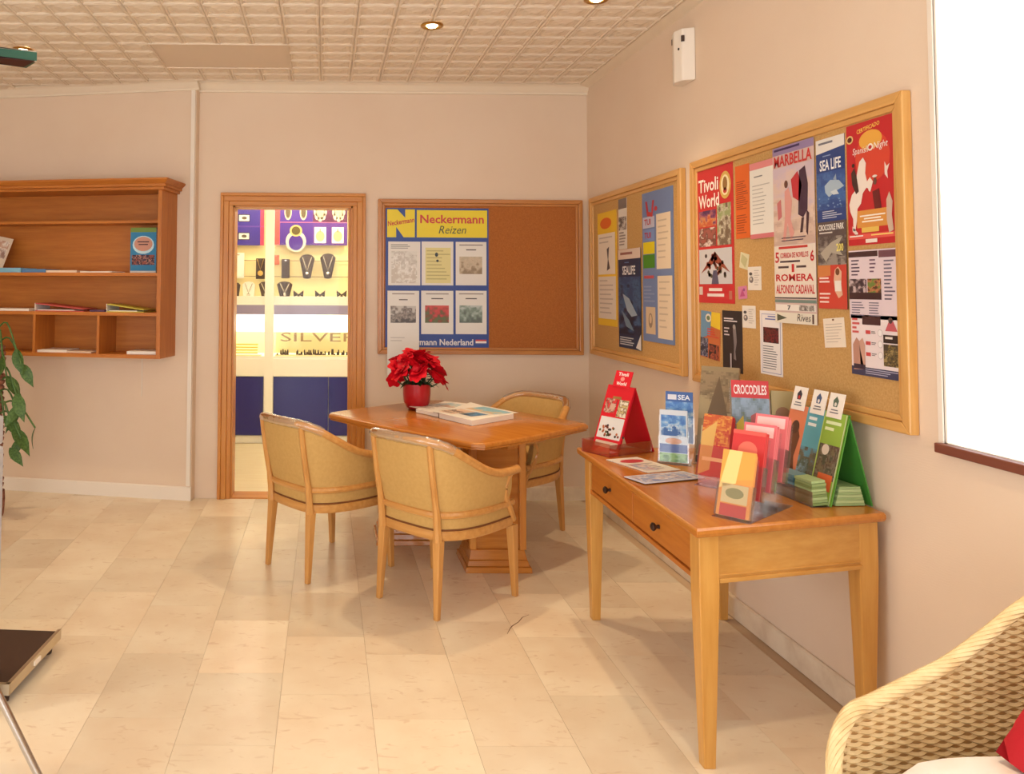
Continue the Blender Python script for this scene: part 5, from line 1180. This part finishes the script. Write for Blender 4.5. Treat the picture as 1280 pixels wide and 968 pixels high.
s.rect(.632, 0, .648, 1, (190, 216, 110), 5).rect(.985, 0, 1, 1, (200, 216, 170), 5); s.done()
n = Vector((0, -h, d/2)).normalized(); upv = Vector((0, d/2, h)).normalized()
for x, c in ((-.10, (60, 60, 70)), (.0, (70, 90, 130)), (.082, (90, 110, 90))):
    s = Sheet('header_tag', .068, .085, (244, 236, 224), frame(Vector((x, 0, h))+upv*.022+n*.006, (1, 0, 0), upv), parent=t, thick=.003)
    s.poly([(.35, .55), (.3, .3), (.5, .12), (.68, .3), (.62, .55)], c).ell(.5, .45, .08, .08, (206, 70, 60) if x < -.05 else (232, 226, 214), 3).lines(.2, .66, .8, .88, 2, (110, 110, 120), 3, .4, True); s.done()
MB().box(-w/2, w/2, -d/2-.065, -d/2-.062, 0, .05).box(-w/2, w/2, -d/2-.065, -d/2, 0, .002).build('tray', 'acrylic', t)
Mt = Matrix.Translation((1.735, 2.775, KZ+.0005)) @ Matrix.Rotation(th((-.995, -.08)), 4, 'Z')
for x, c, lab in ((-.095, (60, 84, 96), 'dark teal leaflets piled below the orange column'), (.0, (70, 110, 120), 'grey teal leaflets piled below the teal column'), (.095, (126, 150, 90), 'green leaflets piled below the green column')):
    st_ = bpy.data.objects.new('leaflet_stack', None); COL.objects.link(st_); st_.empty_display_size = .03; tag(st_, lab, 'leaflets', 'leaflet stacks on the desk')
    st_.matrix_world = Mt @ Matrix.Translation((x, -d/2-.06, .003))
    for q in range(9):
        j = rnd.uniform(-.003, .003); vs = [(-.042+j, 0, q*.009), (.042+j, 0, q*.009), (.042+j, .056-q*.001, q*.009+.004), (-.042+j, .056-q*.001, q*.009+.004)]; vs += [(a, b, z+.008) for a, b, z in vs]
        MB().add(vs, [(0, 3, 2, 1), (4, 5, 6, 7), (0, 1, 5, 4), (1, 2, 6, 5), (2, 3, 7, 6), (3, 0, 4, 7)]).build('leaflet', pcol(tuple(min(255, v+(q % 3)*22) for v in c)), st_)
st_ = bpy.data.objects.new('leaflet_stack', None); COL.objects.link(st_); st_.empty_display_size = .03; tag(st_, 'pale green brochures stored inside the green folding stand', 'leaflets', 'leaflet stacks on the desk')
st_.matrix_world = Mt @ Matrix.Translation((.06, 0, .001))
for q in range(7):
    wd_ = .052-q*.0025; bx(-.07, .075, -wd_, wd_, q*.009+.0004, q*.009+.0088).build('brochure', pcol((150+(q % 2)*26, 176+(q % 2)*20, 120+(q % 2)*20)), st_)

# two leaflets lying flat
def flatleaf(corners, label, base, draw, z=0):
    P = [onz(u, v, KZ) for u, v in corners]; c = sum(P, Vector())/4
    r = ((P[1]-P[0])+(P[2]-P[3]))/2; u = ((P[0]-P[3])+(P[1]-P[2]))/2
    s = Sheet('leaflet', r.length, u.length, base, frame((c.x, c.y, KZ+.001+z), (r.x, r.y, 0), (u.x, u.y, 0)), label, 'leaflet', 'leaflets lying flat on the desk', thick=.003); draw(s); s.done()
flatleaf([(772, 574), (810, 572), (836, 589), (795, 594)], 'white leaflet with red picture lying flat in front of the red easel', (226, 216, 204), lambda s: (s.ell(.5, .25, .35, .12, (190, 60, 70)), s.lines(.1, .45, .9, .9, 5, (160, 150, 150), 2, .4), s.photo(.1, .5, .5, .9, [(200, 150, 150), (150, 160, 190), (220, 200, 190)], 5, 4, 3, 1)))
flatleaf([(786, 598), (864, 590), (872, 601), (800, 607)], 'pale blue leaflet lying flat nearest the front of the desk', (206, 206, 216), lambda s: (s.photo(.05, .1, .95, .9, [(150, 160, 190), (220, 214, 214), (190, 170, 170), (110, 130, 180)], 10, 4, 1, 1)), .0035)
